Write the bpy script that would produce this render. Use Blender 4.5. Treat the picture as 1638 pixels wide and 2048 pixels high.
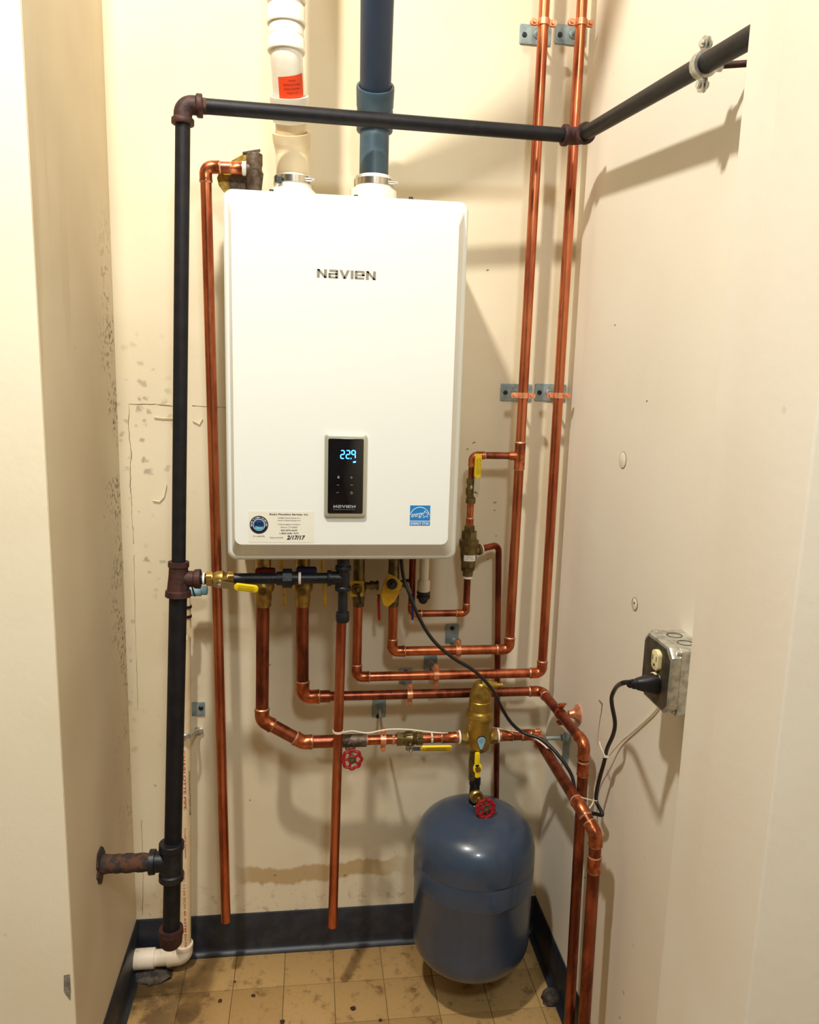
import bpy, bmesh, math, random
from mathutils import Vector, Matrix, Quaternion
random.seed(7)
for o in list(bpy.data.objects): bpy.data.objects.remove(o)
scene = bpy.context.scene
COL = scene.collection
V = Vector
# ------------------------------------------------------------------ camera
F = 1540.0; CX, CY = 819.0, 1024.0
CAM = V((0.0, -1.80, 1.4695))
RM = ((0.99186995, 0.00524568, 0.12714747), (-0.12429832, -0.17421377, 0.97683135), (0.02727498, -0.98469388, -0.17214537))
cd = bpy.data.cameras.new('camera'); cam = bpy.data.objects.new('camera', cd); COL.objects.link(cam)
cd.sensor_fit = 'VERTICAL'; cd.sensor_height = 24.0; cd.lens = F / 2048.0 * 24.0; cd.clip_start = 0.02
m = Matrix([[RM[i][0], -RM[i][1], -RM[i][2], CAM[i]] for i in range(3)] + [[0, 0, 0, 1]])
cam.matrix_world = m
scene.camera = cam
# ------------------------------------------------------------------ world, lamps, exposure
w = bpy.data.worlds.new('world'); scene.world = w; w.use_nodes = True
w.node_tree.nodes['Background'].inputs[0].default_value = (1.0, 0.9, 0.78, 1)
w.node_tree.nodes['Background'].inputs[1].default_value = 0.05
def lamp(name, loc, target, size, power, col):
    d = bpy.data.lights.new(name, 'AREA'); d.shape = 'DISK'; d.size = size; d.energy = power; d.color = col
    o = bpy.data.objects.new(name, d); COL.objects.link(o); o.location = loc
    o.rotation_euler = (V(target) - V(loc)).to_track_quat('-Z', 'Y').to_euler()
    return o
lamp('ceiling_lamp_light', (-0.43, -1.30, 3.15), (0.05, -0.3, 1.1), 0.11, 33, (1.0, 0.95, 0.86))
lamp('room_lamp_light', (0.25, -2.7, 3.0), (0.0, -0.4, 1.0), 0.30, 18, (0.90, 0.97, 1.0))
scene.view_settings.view_transform = 'Standard'; scene.view_settings.look = 'None'
scene.view_settings.exposure = 0.52; scene.view_settings.gamma = 1.0; scene.view_settings.use_curve_mapping = False

# ------------------------------------------------------------------ helpers: photograph rays to points in the place
def ray(x, y):
    a, b = x - CX, y - CY
    return V([RM[i][0] * a + RM[i][1] * b + RM[i][2] * F for i in range(3)])
def at(x, y, Y):
    d = ray(x, y); return CAM + d * ((Y - CAM.y) / d.y)
def atX(x, y, X):
    d = ray(x, y); return CAM + d * ((X - CAM.x) / d.x)
def atZ(x, y, Z):
    d = ray(x, y); return CAM + d * ((Z - CAM.z) / d.z)
AX, AY, AZ = V((1, 0, 0)), V((0, 1, 0)), V((0, 0, 1))
XL, XR, ZC = -0.43, 0.605, 3.25
YFL = -0.48; YJ = -0.871; XJ = 0.505

# ------------------------------------------------------------------ materials
def lin(c):
    return tuple(((v / 255.0) / 12.92 if v / 255.0 <= 0.04045 else ((v / 255.0 + 0.055) / 1.055) ** 2.4) for v in c)
class NT:
    def __init__(s, name):
        s.m = bpy.data.materials.new(name); s.m.use_nodes = True; s.t = s.m.node_tree
        s.b = s.t.nodes['Principled BSDF']; s.pos = None
    def n(s, ty, **kw):
        x = s.t.nodes.new(ty)
        for k, v in kw.items(): setattr(x, k, v)
        return x
    def l(s, a, b): s.t.links.new(a, b)
    def coord(s):
        if not s.pos: s.pos = s.n('ShaderNodeNewGeometry').outputs['Position']
        return s.pos
    def noise(s, scale, detail=3, rough=.55, stretch=None):
        x = s.n('ShaderNodeTexNoise'); x.inputs['Scale'].default_value = scale; x.inputs['Detail'].default_value = detail
        x.inputs['Roughness'].default_value = rough
        c = s.coord()
        if stretch:
            mp = s.n('ShaderNodeMapping'); mp.inputs['Scale'].default_value = stretch; s.l(c, mp.inputs[0]); c = mp.outputs[0]
        s.l(c, x.inputs['Vector']); return x.outputs['Fac']
    def ramp(s, f, a, b):
        x = s.n('ShaderNodeMapRange'); x.interpolation_type = 'SMOOTHSTEP'
        x.inputs['From Min'].default_value = a; x.inputs['From Max'].default_value = b; s.l(f, x.inputs['Value']); return x.outputs[0]
    def math(s, op, a, b=None):
        x = s.n('ShaderNodeMath', operation=op)
        for i, v in enumerate((a, b)):
            if v is None: continue
            if isinstance(v, (int, float)): x.inputs[i].default_value = v
            else: s.l(v, x.inputs[i])
        return x.outputs[0]
    def mix(s, f, a, b):
        x = s.n('ShaderNodeMix', data_type='RGBA')
        if isinstance(f, (int, float)): x.inputs['Factor'].default_value = f
        else: s.l(f, x.inputs['Factor'])
        for k, v in (('A', a), ('B', b)):
            i = [q for q in x.inputs if q.name == k and q.type == 'RGBA'][0]
            if isinstance(v, tuple): i.default_value = (*v, 1)
            else: s.l(v, i)
        return [q for q in x.outputs if q.type == 'RGBA'][0]
    def base(s, c):
        if isinstance(c, tuple): s.b.inputs['Base Color'].default_value = (*c, 1)
        else: s.l(c, s.b.inputs['Base Color'])
    def bump(s, h, strength, dist=0.002):
        x = s.n('ShaderNodeBump'); x.inputs['Strength'].default_value = strength; x.inputs['Distance'].default_value = dist
        s.l(h, x.inputs['Height']); s.l(x.outputs[0], s.b.inputs['Normal'])
    def xyz(s):
        x = s.n('ShaderNodeSeparateXYZ'); s.l(s.coord(), x.inputs[0]); return x.outputs
def mk(name, col, rough=.5, metal=0, col2=None, vs=30, vr=(.4, .65), bump=0, bs=200, coat=0, stretch=None, emit=None, spec=None):
    t = NT(name)
    if col2: t.base(t.mix(t.ramp(t.noise(vs, 4, .6, stretch), *vr), lin(col), lin(col2)))
    else: t.base(lin(col))
    t.b.inputs['Roughness'].default_value = rough; t.b.inputs['Metallic'].default_value = metal
    if coat: t.b.inputs['Coat Weight'].default_value = coat; t.b.inputs['Coat Roughness'].default_value = .1
    if spec is not None: t.b.inputs['Specular IOR Level'].default_value = spec
    if bump: t.bump(t.noise(bs, 3), bump)
    if emit:
        t.b.inputs['Emission Color'].default_value = (*emit[0], 1); t.b.inputs['Emission Strength'].default_value = emit[1]
    return t.m
def wall_mat(name, c1, c2, mold=None, streak=None, band=False, specks=0):
    t = NT(name)
    c = t.mix(t.ramp(t.noise(2.2, 3), .35, .7), lin(c1), lin(c2))
    X, Y, Z = t.xyz()
    if mold:                                       # spots of mould: axis, from, to, z range
        ax, a0, a1, z0, z1, sc, th = mold[:7]
        u = (X, Y)[ax]
        k = t.math('MULTIPLY', t.ramp(u, a1, a0), t.math('MULTIPLY', t.ramp(Z, z0, z0 + .25), t.ramp(Z, z1, z1 - .25)))
        nz_ = t.n('ShaderNodeTexNoise'); nz_.inputs['Scale'].default_value = 55; nz_.inputs['Detail'].default_value = 3; t.l(t.coord(), nz_.inputs['Vector'])
        vm = t.n('ShaderNodeVectorMath', operation='MULTIPLY_ADD'); t.l(nz_.outputs['Color'], vm.inputs[0]); vm.inputs[1].default_value = (.026, .026, .026); t.l(t.coord(), vm.inputs[2])
        vo = t.n('ShaderNodeTexVoronoi'); vo.inputs['Scale'].default_value = sc; t.l(vm.outputs[0], vo.inputs['Vector'])
        sp = t.ramp(vo.outputs['Distance'], th, th * .35)
        sp = t.math('MULTIPLY', sp, t.ramp(t.noise(7, 2), .44, .56))
        c = t.mix(t.math('MULTIPLY', t.math('MULTIPLY', sp, k), mold[7]), c, lin((92, 84, 58)))
    if streak:
        s = t.ramp(t.noise(streak[0], 4, .6, (1, 1, .12)), .58, .78)
        c = t.mix(t.math('MULTIPLY', s, streak[1]), c, lin((168, 145, 98)))
    if band:                                       # tide mark above the baseboard, with its own wavy outline
        zz = t.math('ADD', Z, t.math('MULTIPLY', t.noise(14, 3, .6, (1, 1, .15)), -.07))
        bnd = t.math('MULTIPLY', t.ramp(zz, .150, .160), t.ramp(zz, .203, .193))
        bnd = t.math('MULTIPLY', bnd, t.math('MULTIPLY', t.ramp(X, -.20, -.14), t.ramp(X, .28, .16)))
        c = t.mix(t.math('MULTIPLY', bnd, .75), c, lin((178, 146, 92)))
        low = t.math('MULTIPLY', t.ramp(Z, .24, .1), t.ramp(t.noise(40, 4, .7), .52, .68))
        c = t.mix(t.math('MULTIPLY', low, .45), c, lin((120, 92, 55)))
    if specks:
        vo = t.n('ShaderNodeTexVoronoi'); vo.inputs['Scale'].default_value = 11; t.l(t.coord(), vo.inputs['Vector'])
        sp = t.math('MULTIPLY', t.ramp(vo.outputs['Distance'], .06, .02), t.ramp(t.noise(2.5, 2), .5, .62))
        c = t.mix(t.math('MULTIPLY', sp, specks), c, lin((90, 78, 52)))
    t.base(c); t.b.inputs['Roughness'].default_value = .62; t.b.inputs['Specular IOR Level'].default_value = .3
    t.bump(t.noise(60, 4), .12, .003)
    return t.m
M = {}
M['wall_back'] = wall_mat('wall_back_paint', (228, 215, 187), (219, 204, 173), mold=(0, -.42, -.22, .45, 1.62, 36, .34, .55), band=True, specks=.6)
M['wall_left'] = wall_mat('wall_left_paint', (224, 211, 186), (212, 197, 170), mold=(1, -.03, -.17, .3, 1.85, 75, .52, .85), streak=(7, .35), specks=.5)
M['wall_right'] = wall_mat('wall_right_paint', (242, 234, 218), (237, 227, 209), specks=.5)
M['wall_front'] = wall_mat('front_wall_paint', (246, 236, 212), (241, 229, 202), specks=.4)
M['room'] = mk('room_paint', (150, 142, 130), .8)
M['ceiling'] = mk('ceiling_paint', (225, 215, 195), .8)
M['trim'] = wall_mat('trim_paint', (238, 230, 215), (232, 222, 205), specks=.2)
M['crack'] = mk('crack_brown', (138, 112, 72), .9)
M['flake'] = mk('paint_flake', (232, 218, 180), .7)
M['rubber'] = mk('cove_base_rubber', (30, 34, 44), .42, col2=(44, 46, 52), vs=25, bump=.1)
M['slab'] = mk('floor_slab', (120, 98, 62), .9)
t = NT('vinyl_tile')
oi = t.n('ShaderNodeObjectInfo').outputs['Random']
c = t.mix(oi, lin((184, 150, 98)), lin((170, 136, 86)))
c = t.mix(t.math('MULTIPLY', t.ramp(t.noise(120, 3), .5, .75), .4), c, lin((160, 122, 70)))
c = t.mix(t.math('MULTIPLY', t.ramp(t.noise(22, 5, .7), .52, .70), .75), c, lin((96, 66, 34)))
xs, ys, zs = t.xyz()
g = t.math('MULTIPLY', t.ramp(xs, -.18, -.36), t.ramp(t.noise(12, 4, .65), .36, .56))
c = t.mix(t.math('MULTIPLY', g, .8), c, lin((84, 62, 34)))
t.base(c); t.b.inputs['Roughness'].default_value = .45; t.bump(t.noise(90, 3), .1); M['tile'] = t.m
M['white'] = mk('heater_enamel', (236, 238, 232), .32, coat=.2)
M['dark'] = mk('dark_underside', (38, 38, 40), .7)
M['silver'] = mk('silver_plastic', (190, 188, 170), .35, .4)
M['screen'] = mk('black_screen', (8, 9, 16), .12, coat=.5)
M['led'] = mk('blue_led', (20, 60, 255), .4, emit=((.02, .16, 1.0), 9))
M['icon'] = mk('grey_icon', (150, 158, 170), .5)
M['logo'] = mk('grey_lettering', (148, 142, 124), .4, .3)
M['sticker'] = mk('cream_sticker', (232, 229, 214), .5)
M['ink'] = mk('black_ink', (28, 26, 24), .6)
M['navy'] = mk('navy_ink', (22, 26, 48), .5)
M['cyan'] = mk('cyan_ink', (92, 190, 220), .5)
M['sky'] = mk('blue_ink', (30, 70, 130), .5)
M['es_blue'] = mk('label_blue', (28, 128, 200), .45)
M['es_white'] = mk('label_white', (240, 244, 246), .5)
M['pvc'] = mk('white_pvc', (242, 236, 222), .38, col2=(228, 220, 200), vs=9)
M['pvc_old'] = mk('aged_white_pvc', (236, 216, 178), .45, col2=(222, 198, 156), vs=9)
M['pvc_dirty'] = mk('dirty_white_pvc', (240, 226, 205), .5, col2=(206, 188, 160), vs=40, vr=(.55, .75))
M['grey_pvc'] = mk('blue_grey_pvc', (46, 62, 86), .5, col2=(40, 56, 78), vs=12)
M['grey_pvc2'] = mk('blue_grey_coupling', (64, 86, 100), .45, col2=(56, 76, 90), vs=12)
M['orange'] = mk('orange_label', (236, 72, 28), .5)
M['orange_ink'] = mk('dark_red_ink', (120, 26, 12), .6)
M['red_ink'] = mk('red_print', (205, 70, 45), .6)
M['steel'] = mk('stainless', (200, 196, 184), .22, 1)
M['galv'] = mk('galvanised_steel', (212, 212, 204), .36, .75, col2=(168, 170, 164), vs=60, bump=.15, bs=90)
M['galv_dark'] = mk('dark_steel_and_reflection', (112, 108, 94), .45, .8, col2=(84, 82, 74), vs=40)  # dark steel parts; on the outlet cover a dark reflection put into colour
M['plate'] = mk('zinc_plate', (150, 164, 162), .5, .2, col2=(124, 140, 140), vs=50)
M['screw'] = mk('dark_screw', (60, 66, 70), .4, .8)
M['rod'] = mk('threaded_rod', (205, 212, 208), .25, 1)
M['copper'] = mk('copper_tube', (206, 122, 82), .30, .92, col2=(160, 82, 56), vs=14, vr=(.38, .66), stretch=(2.5, 2.5, .5), bump=.03, bs=60)
M['copper_dark'] = mk('less_lit_copper_tube', (162, 88, 62), .36, .9, col2=(104, 56, 40), vs=16, vr=(.36, .64), stretch=(2.2, 2.2, .7), bump=.04, bs=60)  # darker copy of the copper; less light on lower runs put into the colour
M['copper_fit'] = mk('copper_fitting', (204, 118, 78), .30, .92, col2=(146, 78, 50), vs=45, bump=.05, bs=60)
M['copper_bright'] = mk('bright_copper_clamp', (244, 176, 138), .32, .75, col2=(226, 150, 110), vs=60)
M['solder'] = mk('solder', (206, 160, 128), .42, .75)
M['iron'] = mk('black_iron_pipe', (17, 16, 21), .5, 0, col2=(26, 24, 28), vs=40, bump=.12, bs=160, spec=.3)
M['iron_fit'] = mk('rusty_iron_fitting', (74, 42, 36), .6, .25, col2=(50, 30, 28), vs=70, bump=.35, bs=220)
M['iron_black'] = mk('black_iron_fitting', (22, 24, 30), .42, .2, col2=(34, 36, 42), vs=60, bump=.2, bs=200)
M['rust'] = mk('flaking_rust', (92, 58, 40), .85, .1, col2=(48, 44, 42), vs=55, vr=(.42, .58), bump=.8, bs=120)
M['brass'] = mk('brass', (190, 160, 92), .34, .9, col2=(150, 122, 66), vs=40, bump=.05, bs=90)
M['brass_dark'] = mk('tarnished_brass', (132, 116, 74), .42, .85, col2=(94, 84, 56), vs=45, bump=.1, bs=90)
M['brass_gold'] = mk('golden_brass', (186, 156, 74), .36, .85, col2=(160, 132, 60), vs=30, bump=.06, bs=160)
M['bronze'] = mk('bronze_casting', (116, 100, 84), .55, .6, col2=(84, 70, 58), vs=80, bump=.35, bs=200)
M['brass_plate'] = mk('stamped_brass_tag', (176, 146, 66), .45, .8, col2=(140, 112, 46), vs=80, bump=.3, bs=300)
M['yellow'] = mk('yellow_vinyl', (246, 214, 24), .4)
M['yellow_dark'] = mk('yellow_handle', (226, 186, 30), .45, col2=(206, 150, 36), vs=60)
M['red'] = mk('red_handle', (146, 20, 28), .38)
M['red_dark'] = mk('dark_red_handle', (110, 20, 26), .5)
M['blue'] = mk('blue_handle', (26, 40, 110), .45)
M['black'] = mk('black_plastic', (18, 18, 24), .45)
M['cord'] = mk('black_cord', (20, 20, 22), .4)
M['wire'] = mk('cream_wire', (235, 224, 200), .5)
M['tie'] = mk('cable_tie', (226, 214, 192), .45)
M['ivory'] = mk('ivory_receptacle', (238, 226, 176), .4)
M['slot'] = mk('slot_black', (30, 26, 20), .7)
M['tank'] = mk('blue_grey_tank_paint', (56, 70, 90), .30, col2=(51, 64, 83), vs=10, bump=.03, bs=150, coat=.3)
M['aqua'] = mk('pale_blue_label', (140, 178, 192), .5)
M['tape'] = mk('white_thread_tape', (240, 234, 222), .6)
M['rubble'] = mk('dark_rubble', (46, 40, 36), .9, col2=(92, 84, 74), vs=50, bump=.8, bs=80)
M['chip'] = mk('rust_chip', (84, 44, 22), .8, col2=(50, 28, 16), vs=120)
M['mould'] = mk('grey_plaster', (118, 112, 100), .9, col2=(150, 142, 126), vs=90, bump=.6)

# ------------------------------------------------------------------ geometry
def fillet(pts, R, n=8):
    pts = [V(p) for p in pts]; out = [pts[0]]
    for i in range(1, len(pts) - 1):
        a, p, b = pts[i - 1], pts[i], pts[i + 1]
        d1, d2 = (p - a).normalized(), (b - p).normalized()
        th = d1.angle(d2)
        if th < .02: out.append(p); continue
        t = min(R * math.tan(th / 2), (p - a).length * .49, (b - p).length * .49); rr = t / math.tan(th / 2)
        s = p - d1 * t; nrm = (d2 - d1 * d1.dot(d2)).normalized(); c = s + nrm * rr
        for k in range(n + 1):
            ph = th * k / n; out.append(c - nrm * rr * math.cos(ph) + d1 * rr * math.sin(ph))
    out.append(pts[-1]); return out
def smooth(pts, n=8):
    pts = [V(p) for p in pts]; q = [2 * pts[0] - pts[1]] + pts + [2 * pts[-1] - pts[-2]]; out = []
    for i in range(1, len(q) - 2):
        for k in range(n):
            t = k / n; a, b, c, d = q[i - 1:i + 3]
            out.append(.5 * ((2 * b) + (c - a) * t + (2 * a - 5 * b + 4 * c - d) * t * t + (3 * b - a - 3 * c + d) * t ** 3))
    out.append(pts[-1]); return out
def perp(d):
    a = AZ if abs(d.z) < .9 else AX
    return (a - d * a.dot(d)).normalized()
class G:
    def __init__(s): s.v = []; s.f = []
    def sweep(s, path, r=None, prof=None, n=16, caps=True, start=None, flat=1.0):
        P = []
        for p in path:
            p = V(p)
            if not P or (p - P[-1]).length > 1e-6: P.append(p)
        cum = [0]
        for a, b in zip(P, P[1:]): cum.append(cum[-1] + (b - a).length)
        L = cum[-1]
        if prof is None: prof = [(0, r), (L, r)]
        st = []
        for i, (q, rr) in enumerate(prof):
            st.append((q, rr))
            if i + 1 < len(prof):
                q2, r2 = prof[i + 1]
                for c in cum[1:-1]:
                    if q + 1e-6 < c < q2 - 1e-6: st.append((c, rr + (r2 - rr) * (c - q) / (q2 - q)))
        dirs = [(b - a).normalized() for a, b in zip(P, P[1:])]
        def frame(q):
            if q <= 0: return P[0] + dirs[0] * q, dirs[0]
            if q >= L: return P[-1] + dirs[-1] * (q - L), dirs[-1]
            for i in range(len(dirs)):
                if q <= cum[i + 1] + 1e-7:
                    if abs(q - cum[i + 1]) < 1e-6 and i + 1 < len(dirs): return P[i + 1], (dirs[i] + dirs[i + 1]).normalized()
                    if abs(q - cum[i]) < 1e-6 and i > 0: return P[i], (dirs[i - 1] + dirs[i]).normalized()
                    return P[i] + dirs[i] * (q - cum[i]), dirs[i]
            return P[-1], dirs[-1]
        nr = start.normalized() if start else perp(dirs[0]); prev = dirs[0]; base0 = len(s.v)
        for q, rr in st:
            p, t = frame(q)
            nr = prev.rotation_difference(t) @ nr; nr = (nr - t * nr.dot(t)).normalized(); prev = t; bn = t.cross(nr)
            for k in range(n):
                a = 2 * math.pi * k / n; s.v.append(p + nr * (rr * math.cos(a)) + bn * (rr * flat * math.sin(a)))
        for i in range(len(st) - 1):
            b = base0 + i * n
            for k in range(n):
                k2 = (k + 1) % n; s.f.append((b + k, b + k2, b + n + k2, b + n + k))
        if caps:
            s.f.append(tuple(base0 + k for k in reversed(range(n)))); e = base0 + (len(st) - 1) * n
            s.f.append(tuple(e + k for k in range(n)))
        return s
    def lathe(s, o, d, prof, n=20, **k):
        o, d = V(o), V(d).normalized()
        h0 = prof[0][0]
        return s.sweep([o + d * h0, o + d * prof[-1][0]], prof=[(h - h0, max(r, 1e-4)) for h, r in prof], n=n, **k)
    def ring(s, c, ax, R, r, n=28, m_=8, flat=1.0):
        ax = V(ax).normalized(); u = perp(ax); w_ = ax.cross(u); c = V(c)
        return s.sweep([c + u * R * math.cos(2 * math.pi * k / n) + w_ * R * math.sin(2 * math.pi * k / n) for k in range(n + 1)], r, n=m_, caps=False, start=ax, flat=flat)
    def loops(s, rings, cap0=True, cap1=True):
        b = len(s.v); n = len(rings[0])
        for rg in rings: s.v += [V(p) for p in rg]
        for i in range(len(rings) - 1):
            for k in range(n):
                k2 = (k + 1) % n; s.f.append((b + i * n + k, b + i * n + k2, b + (i + 1) * n + k2, b + (i + 1) * n + k))
        if cap0: s.f.append(tuple(b + k for k in reversed(range(n))))
        if cap1: s.f.append(tuple(b + (len(rings) - 1) * n + k for k in range(n)))
        return s
    def extrude(s, out, c, ux, uy, un, d, ch=0.0):
        """2D outline (convex-ish) at c in ux,uy; raised by d along un; ch chamfers the front edge"""
        c, ux, uy, un = V(c), V(ux), V(uy), V(un)
        mx = sum(p[0] for p in out) / len(out); my = sum(p[1] for p in out) / len(out)
        rad = max(math.hypot(p[0] - mx, p[1] - my) for p in out); wx = max(p[0] for p in out) - min(p[0] for p in out); wy = max(p[1] for p in out) - min(p[1] for p in out)
        def lp(h, i): return [c + ux * (mx + (p[0] - mx) * (1 - 2 * i / wx)) + uy * (my + (p[1] - my) * (1 - 2 * i / wy)) + un * h for p in out]
        R = [lp(0, 0), lp(d, 0)] if ch <= 0 else [lp(0, 0), lp(d - ch, 0), lp(d - ch * .3, ch * .3), lp(d, ch)]
        if ux.cross(uy).dot(un) < 0: R = [list(reversed(q)) for q in R]
        return s.loops(R)
    def slab(s, c, ux, uy, un, w_, h, d, r=0.0, ch=0.0):
        return s.extrude(rrect(w_, h, r), c, ux, uy, un, d, ch)
    def box(s, lo, hi):
        lo, hi = V(lo), V(hi); c = (lo + hi) / 2; z = hi - lo
        return s.slab(V((c.x, c.y, lo.z)), AX, AY, AZ, z.x, z.y, z.z)
    def ball(s, c, r, n=14):
        return s.lathe(c, AZ, [(-r * math.cos(math.pi * k / 8), r * math.sin(math.pi * k / 8)) for k in range(9)], n)
def rrect(w_, h, r=0.0, n=5, cx=0, cy=0):
    if r <= 0: return [(cx - w_ / 2, cy - h / 2), (cx + w_ / 2, cy - h / 2), (cx + w_ / 2, cy + h / 2), (cx - w_ / 2, cy + h / 2)]
    out = []
    for sx, sy, a0 in ((1, -1, -90), (1, 1, 0), (-1, 1, 90), (-1, -1, 180)):
        for k in range(n + 1):
            a = math.radians(a0 + 90 * k / n); out.append((cx + sx * (w_ / 2 - r) + r * math.cos(a), cy + sy * (h / 2 - r) + r * math.sin(a)))
    return out
def circ(r, n=24, a0=0): return [(r * math.cos(a0 + 2 * math.pi * k / n), r * math.sin(a0 + 2 * math.pi * k / n)) for k in range(n)]
ORG = {}
def link_mesh(name, vs, fs, mat, parent, kind=None, angle=38):
    off = ORG[parent.name] if parent else V((0, 0, 0))
    me = bpy.data.meshes.new(name); me.from_pydata([tuple(v - off) for v in vs], [], fs); me.update()
    bm = bmesh.new(); bm.from_mesh(me); bmesh.ops.recalc_face_normals(bm, faces=bm.faces); bm.to_mesh(me); bm.free()
    me.polygons.foreach_set('use_smooth', [True] * len(me.polygons)); me.set_sharp_from_angle(angle=math.radians(angle))
    me.materials.append(M[mat] if isinstance(mat, str) else mat)
    o = bpy.data.objects.new(name, me); COL.objects.link(o)
    if parent: o.parent = parent
    ORG[o.name] = off
    if kind: o['kind'] = kind
    return o
def obj(name, g, mat, parent=None, label=None, kind=None, angle=38):
    o = link_mesh(name, g.v, g.f, mat, parent, kind, angle)
    if label: o['label'] = label
    return o
def thing(name, label, cat, loc, group=None):
    o = bpy.data.objects.new(name, None); COL.objects.link(o); o.location = loc; ORG[o.name] = V(loc)
    o.empty_display_size = .02; o['label'] = label; o['category'] = cat
    if group: o['group'] = group
    return o
def single(name, g, mat, label, cat, group=None, angle=38):
    o = obj(name, g, mat, None, angle=angle); o['label'] = label; o['category'] = cat
    if group: o['group'] = group
    return o
def text_geo(string, offset=0.0, shear=0.0):
    cu = bpy.data.curves.new('txt', 'FONT'); cu.body = string; cu.size = 1; cu.offset = offset; cu.shear = shear; cu.resolution_u = 3
    o = bpy.data.objects.new('txt', cu); COL.objects.link(o)
    dg = bpy.context.evaluated_depsgraph_get(); dg.update()
    me = bpy.data.meshes.new_from_object(o.evaluated_get(dg))
    vs = [v.co.copy() for v in me.vertices]; fs = [tuple(p.vertices) for p in me.polygons]
    bpy.data.objects.remove(o); bpy.data.curves.remove(cu); bpy.data.meshes.remove(me)
    return vs, fs
def text(name, string, c, ux, uy, w_, h, mat, parent, lift=.0004, bold=0.0, shear=0.0, bend=None, per=False):
    """flat lettering fitted into a w x h box centred on c; bend=(centre, radius) wraps it round a cylinder whose axis is uy"""
    ux, uy = V(ux).normalized(), V(uy).normalized(); un = ux.cross(uy); c = V(c)
    V_, F_ = [], []
    if per:
        x = 0
        for chx in string:
            vs, fs = text_geo(chx, bold)
            x0, x1 = min(v.x for v in vs), max(v.x for v in vs); y0, y1 = min(v.y for v in vs), max(v.y for v in vs)
            wd = .32 if chx == 'I' else 1.0
            b = len(V_); V_ += [V((x + (v.x - x0) / (x1 - x0) * wd, (v.y - y0) / (y1 - y0), 0)) for v in vs]; F_ += [tuple(b + i for i in f) for f in fs]; x += wd + .16
    else: V_, F_ = text_geo(string, bold, shear)
    if not V_: return
    x0, x1 = min(v.x for v in V_), max(v.x for v in V_); y0, y1 = min(v.y for v in V_), max(v.y for v in V_)
    out = []
    for v in V_:
        a = ((v.x - x0) / (x1 - x0) - .5) * w_; b = ((v.y - y0) / (y1 - y0) - .5) * h
        if bend:
            ax_c, R = bend; ph = a / R
            out.append(c + uy * b + ux * (R * math.sin(ph)) + un * (R * math.cos(ph) - R + lift))
        else: out.append(c + ux * a + uy * b + un * lift)
    return link_mesh(name, out, F_, mat, parent)
def bent(name, c, ux, uy, R, w_, h, mat, parent, lift=.0004, skew=0.0):
    """a label wrapped on a pipe"""
    g = G(); un = V(ux).cross(V(uy)); n = 10
    for k in range(n + 1):
        a = (k / n - .5) * w_; ph = a / R
        for b in (-h / 2, h / 2): g.v.append(V(c) + V(uy) * (b + skew * a) + V(ux) * (R * math.sin(ph)) + un * (R * math.cos(ph) - R + lift))
    for k in range(n): g.f.append((2 * k, 2 * k + 2, 2 * k + 3, 2 * k + 1))
    return obj(name, g, mat, parent)

# ------------------------------------------------------------------ plumbing builders
def cu_elbow(p, d1, d2, r, R, parent, mat='copper_fit', sock=None, k=1.13, name='elbow'):
    th = d1.angle(d2); t = R * math.tan(th / 2); sock = sock or r * 1.0
    path = fillet([p - d1 * (t + sock), p, p + d2 * (t + sock)], R, 8)
    L = sum((b - a).length for a, b in zip(path, path[1:])); e = r * .22
    g = G().sweep(path, prof=[(0, r * 1.0), (0, r * (k + .06)), (e, r * (k + .06)), (e * 1.6, r * k), (L - e * 1.6, r * k), (L - e, r * (k + .06)), (L, r * (k + .06)), (L, r)], n=18)
    o = obj(name, g, mat, parent)
    for q, d in ((p - d1 * (t + sock), -d1), (p + d2 * (t + sock), d2)):
        obj('solder_joint', G().lathe(q, d, [(-.001, r * (k + .02)), (.0008, r * (k + .02)), (.0028, r * 1.02)], 18), 'solder', o)
    return t + sock
def cu_run(root, pts, r, mat='copper', R=None, fit='copper_fit', rs=None):
    """straight copper tubes with an elbow fitting at every corner; rs gives a radius per leg"""
    pts = [V(p) for p in pts]; R = R or r * 1.5; n = len(pts); rs = rs or [r] * (n - 1)
    cut0 = [0] * n
    for i in range(1, n - 1):
        rr = max(rs[i - 1], rs[i])
        cut0[i] = cu_elbow(pts[i], (pts[i] - pts[i - 1]).normalized(), (pts[i + 1] - pts[i]).normalized(), rr, R if rr == r else rr * 1.5, root, fit)
    for i in range(n - 1):
        d = (pts[i + 1] - pts[i]).normalized(); a = pts[i] + d * max(cut0[i] - .004, 0); b = pts[i + 1] - d * max(cut0[i + 1] - .004, 0)
        if (b - a).dot(d) > .002: obj('pipe', G().sweep([a, b], rs[i], n=18), mat, root)
def cu_coupling(root, p, d, r, L=None, mat='copper_fit'):
    L = L or r * 2.4; d = V(d).normalized()
    o = obj('coupling', G().lathe(p, d, [(-L / 2, r), (-L / 2, r * 1.17), (-L / 2 + .002, r * 1.17), (-L / 2 + .003, r * 1.12), (L / 2 - .003, r * 1.12), (L / 2 - .002, r * 1.17), (L / 2, r * 1.17), (L / 2, r)], 18), mat, root)
    for s in (-1, 1): obj('solder_joint', G().lathe(V(p) + d * s * L / 2, d * s, [(-.001, r * 1.14), (.0025, r * 1.02)], 18), 'solder', o)
def fe_bands(r, L, b=None, k=1.22, kb=1.5):
    b = b or r * .75
    return [(0, r), (0, r * kb * .96), (.0012, r * kb), (b - .0012, r * kb), (b, r * kb * .96), (b + .002, r * k), (L - b - .002, r * k), (L - b, r * kb * .96), (L - b + .0012, r * kb), (L - .0012, r * kb), (L, r * kb * .96), (L, r)]
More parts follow.
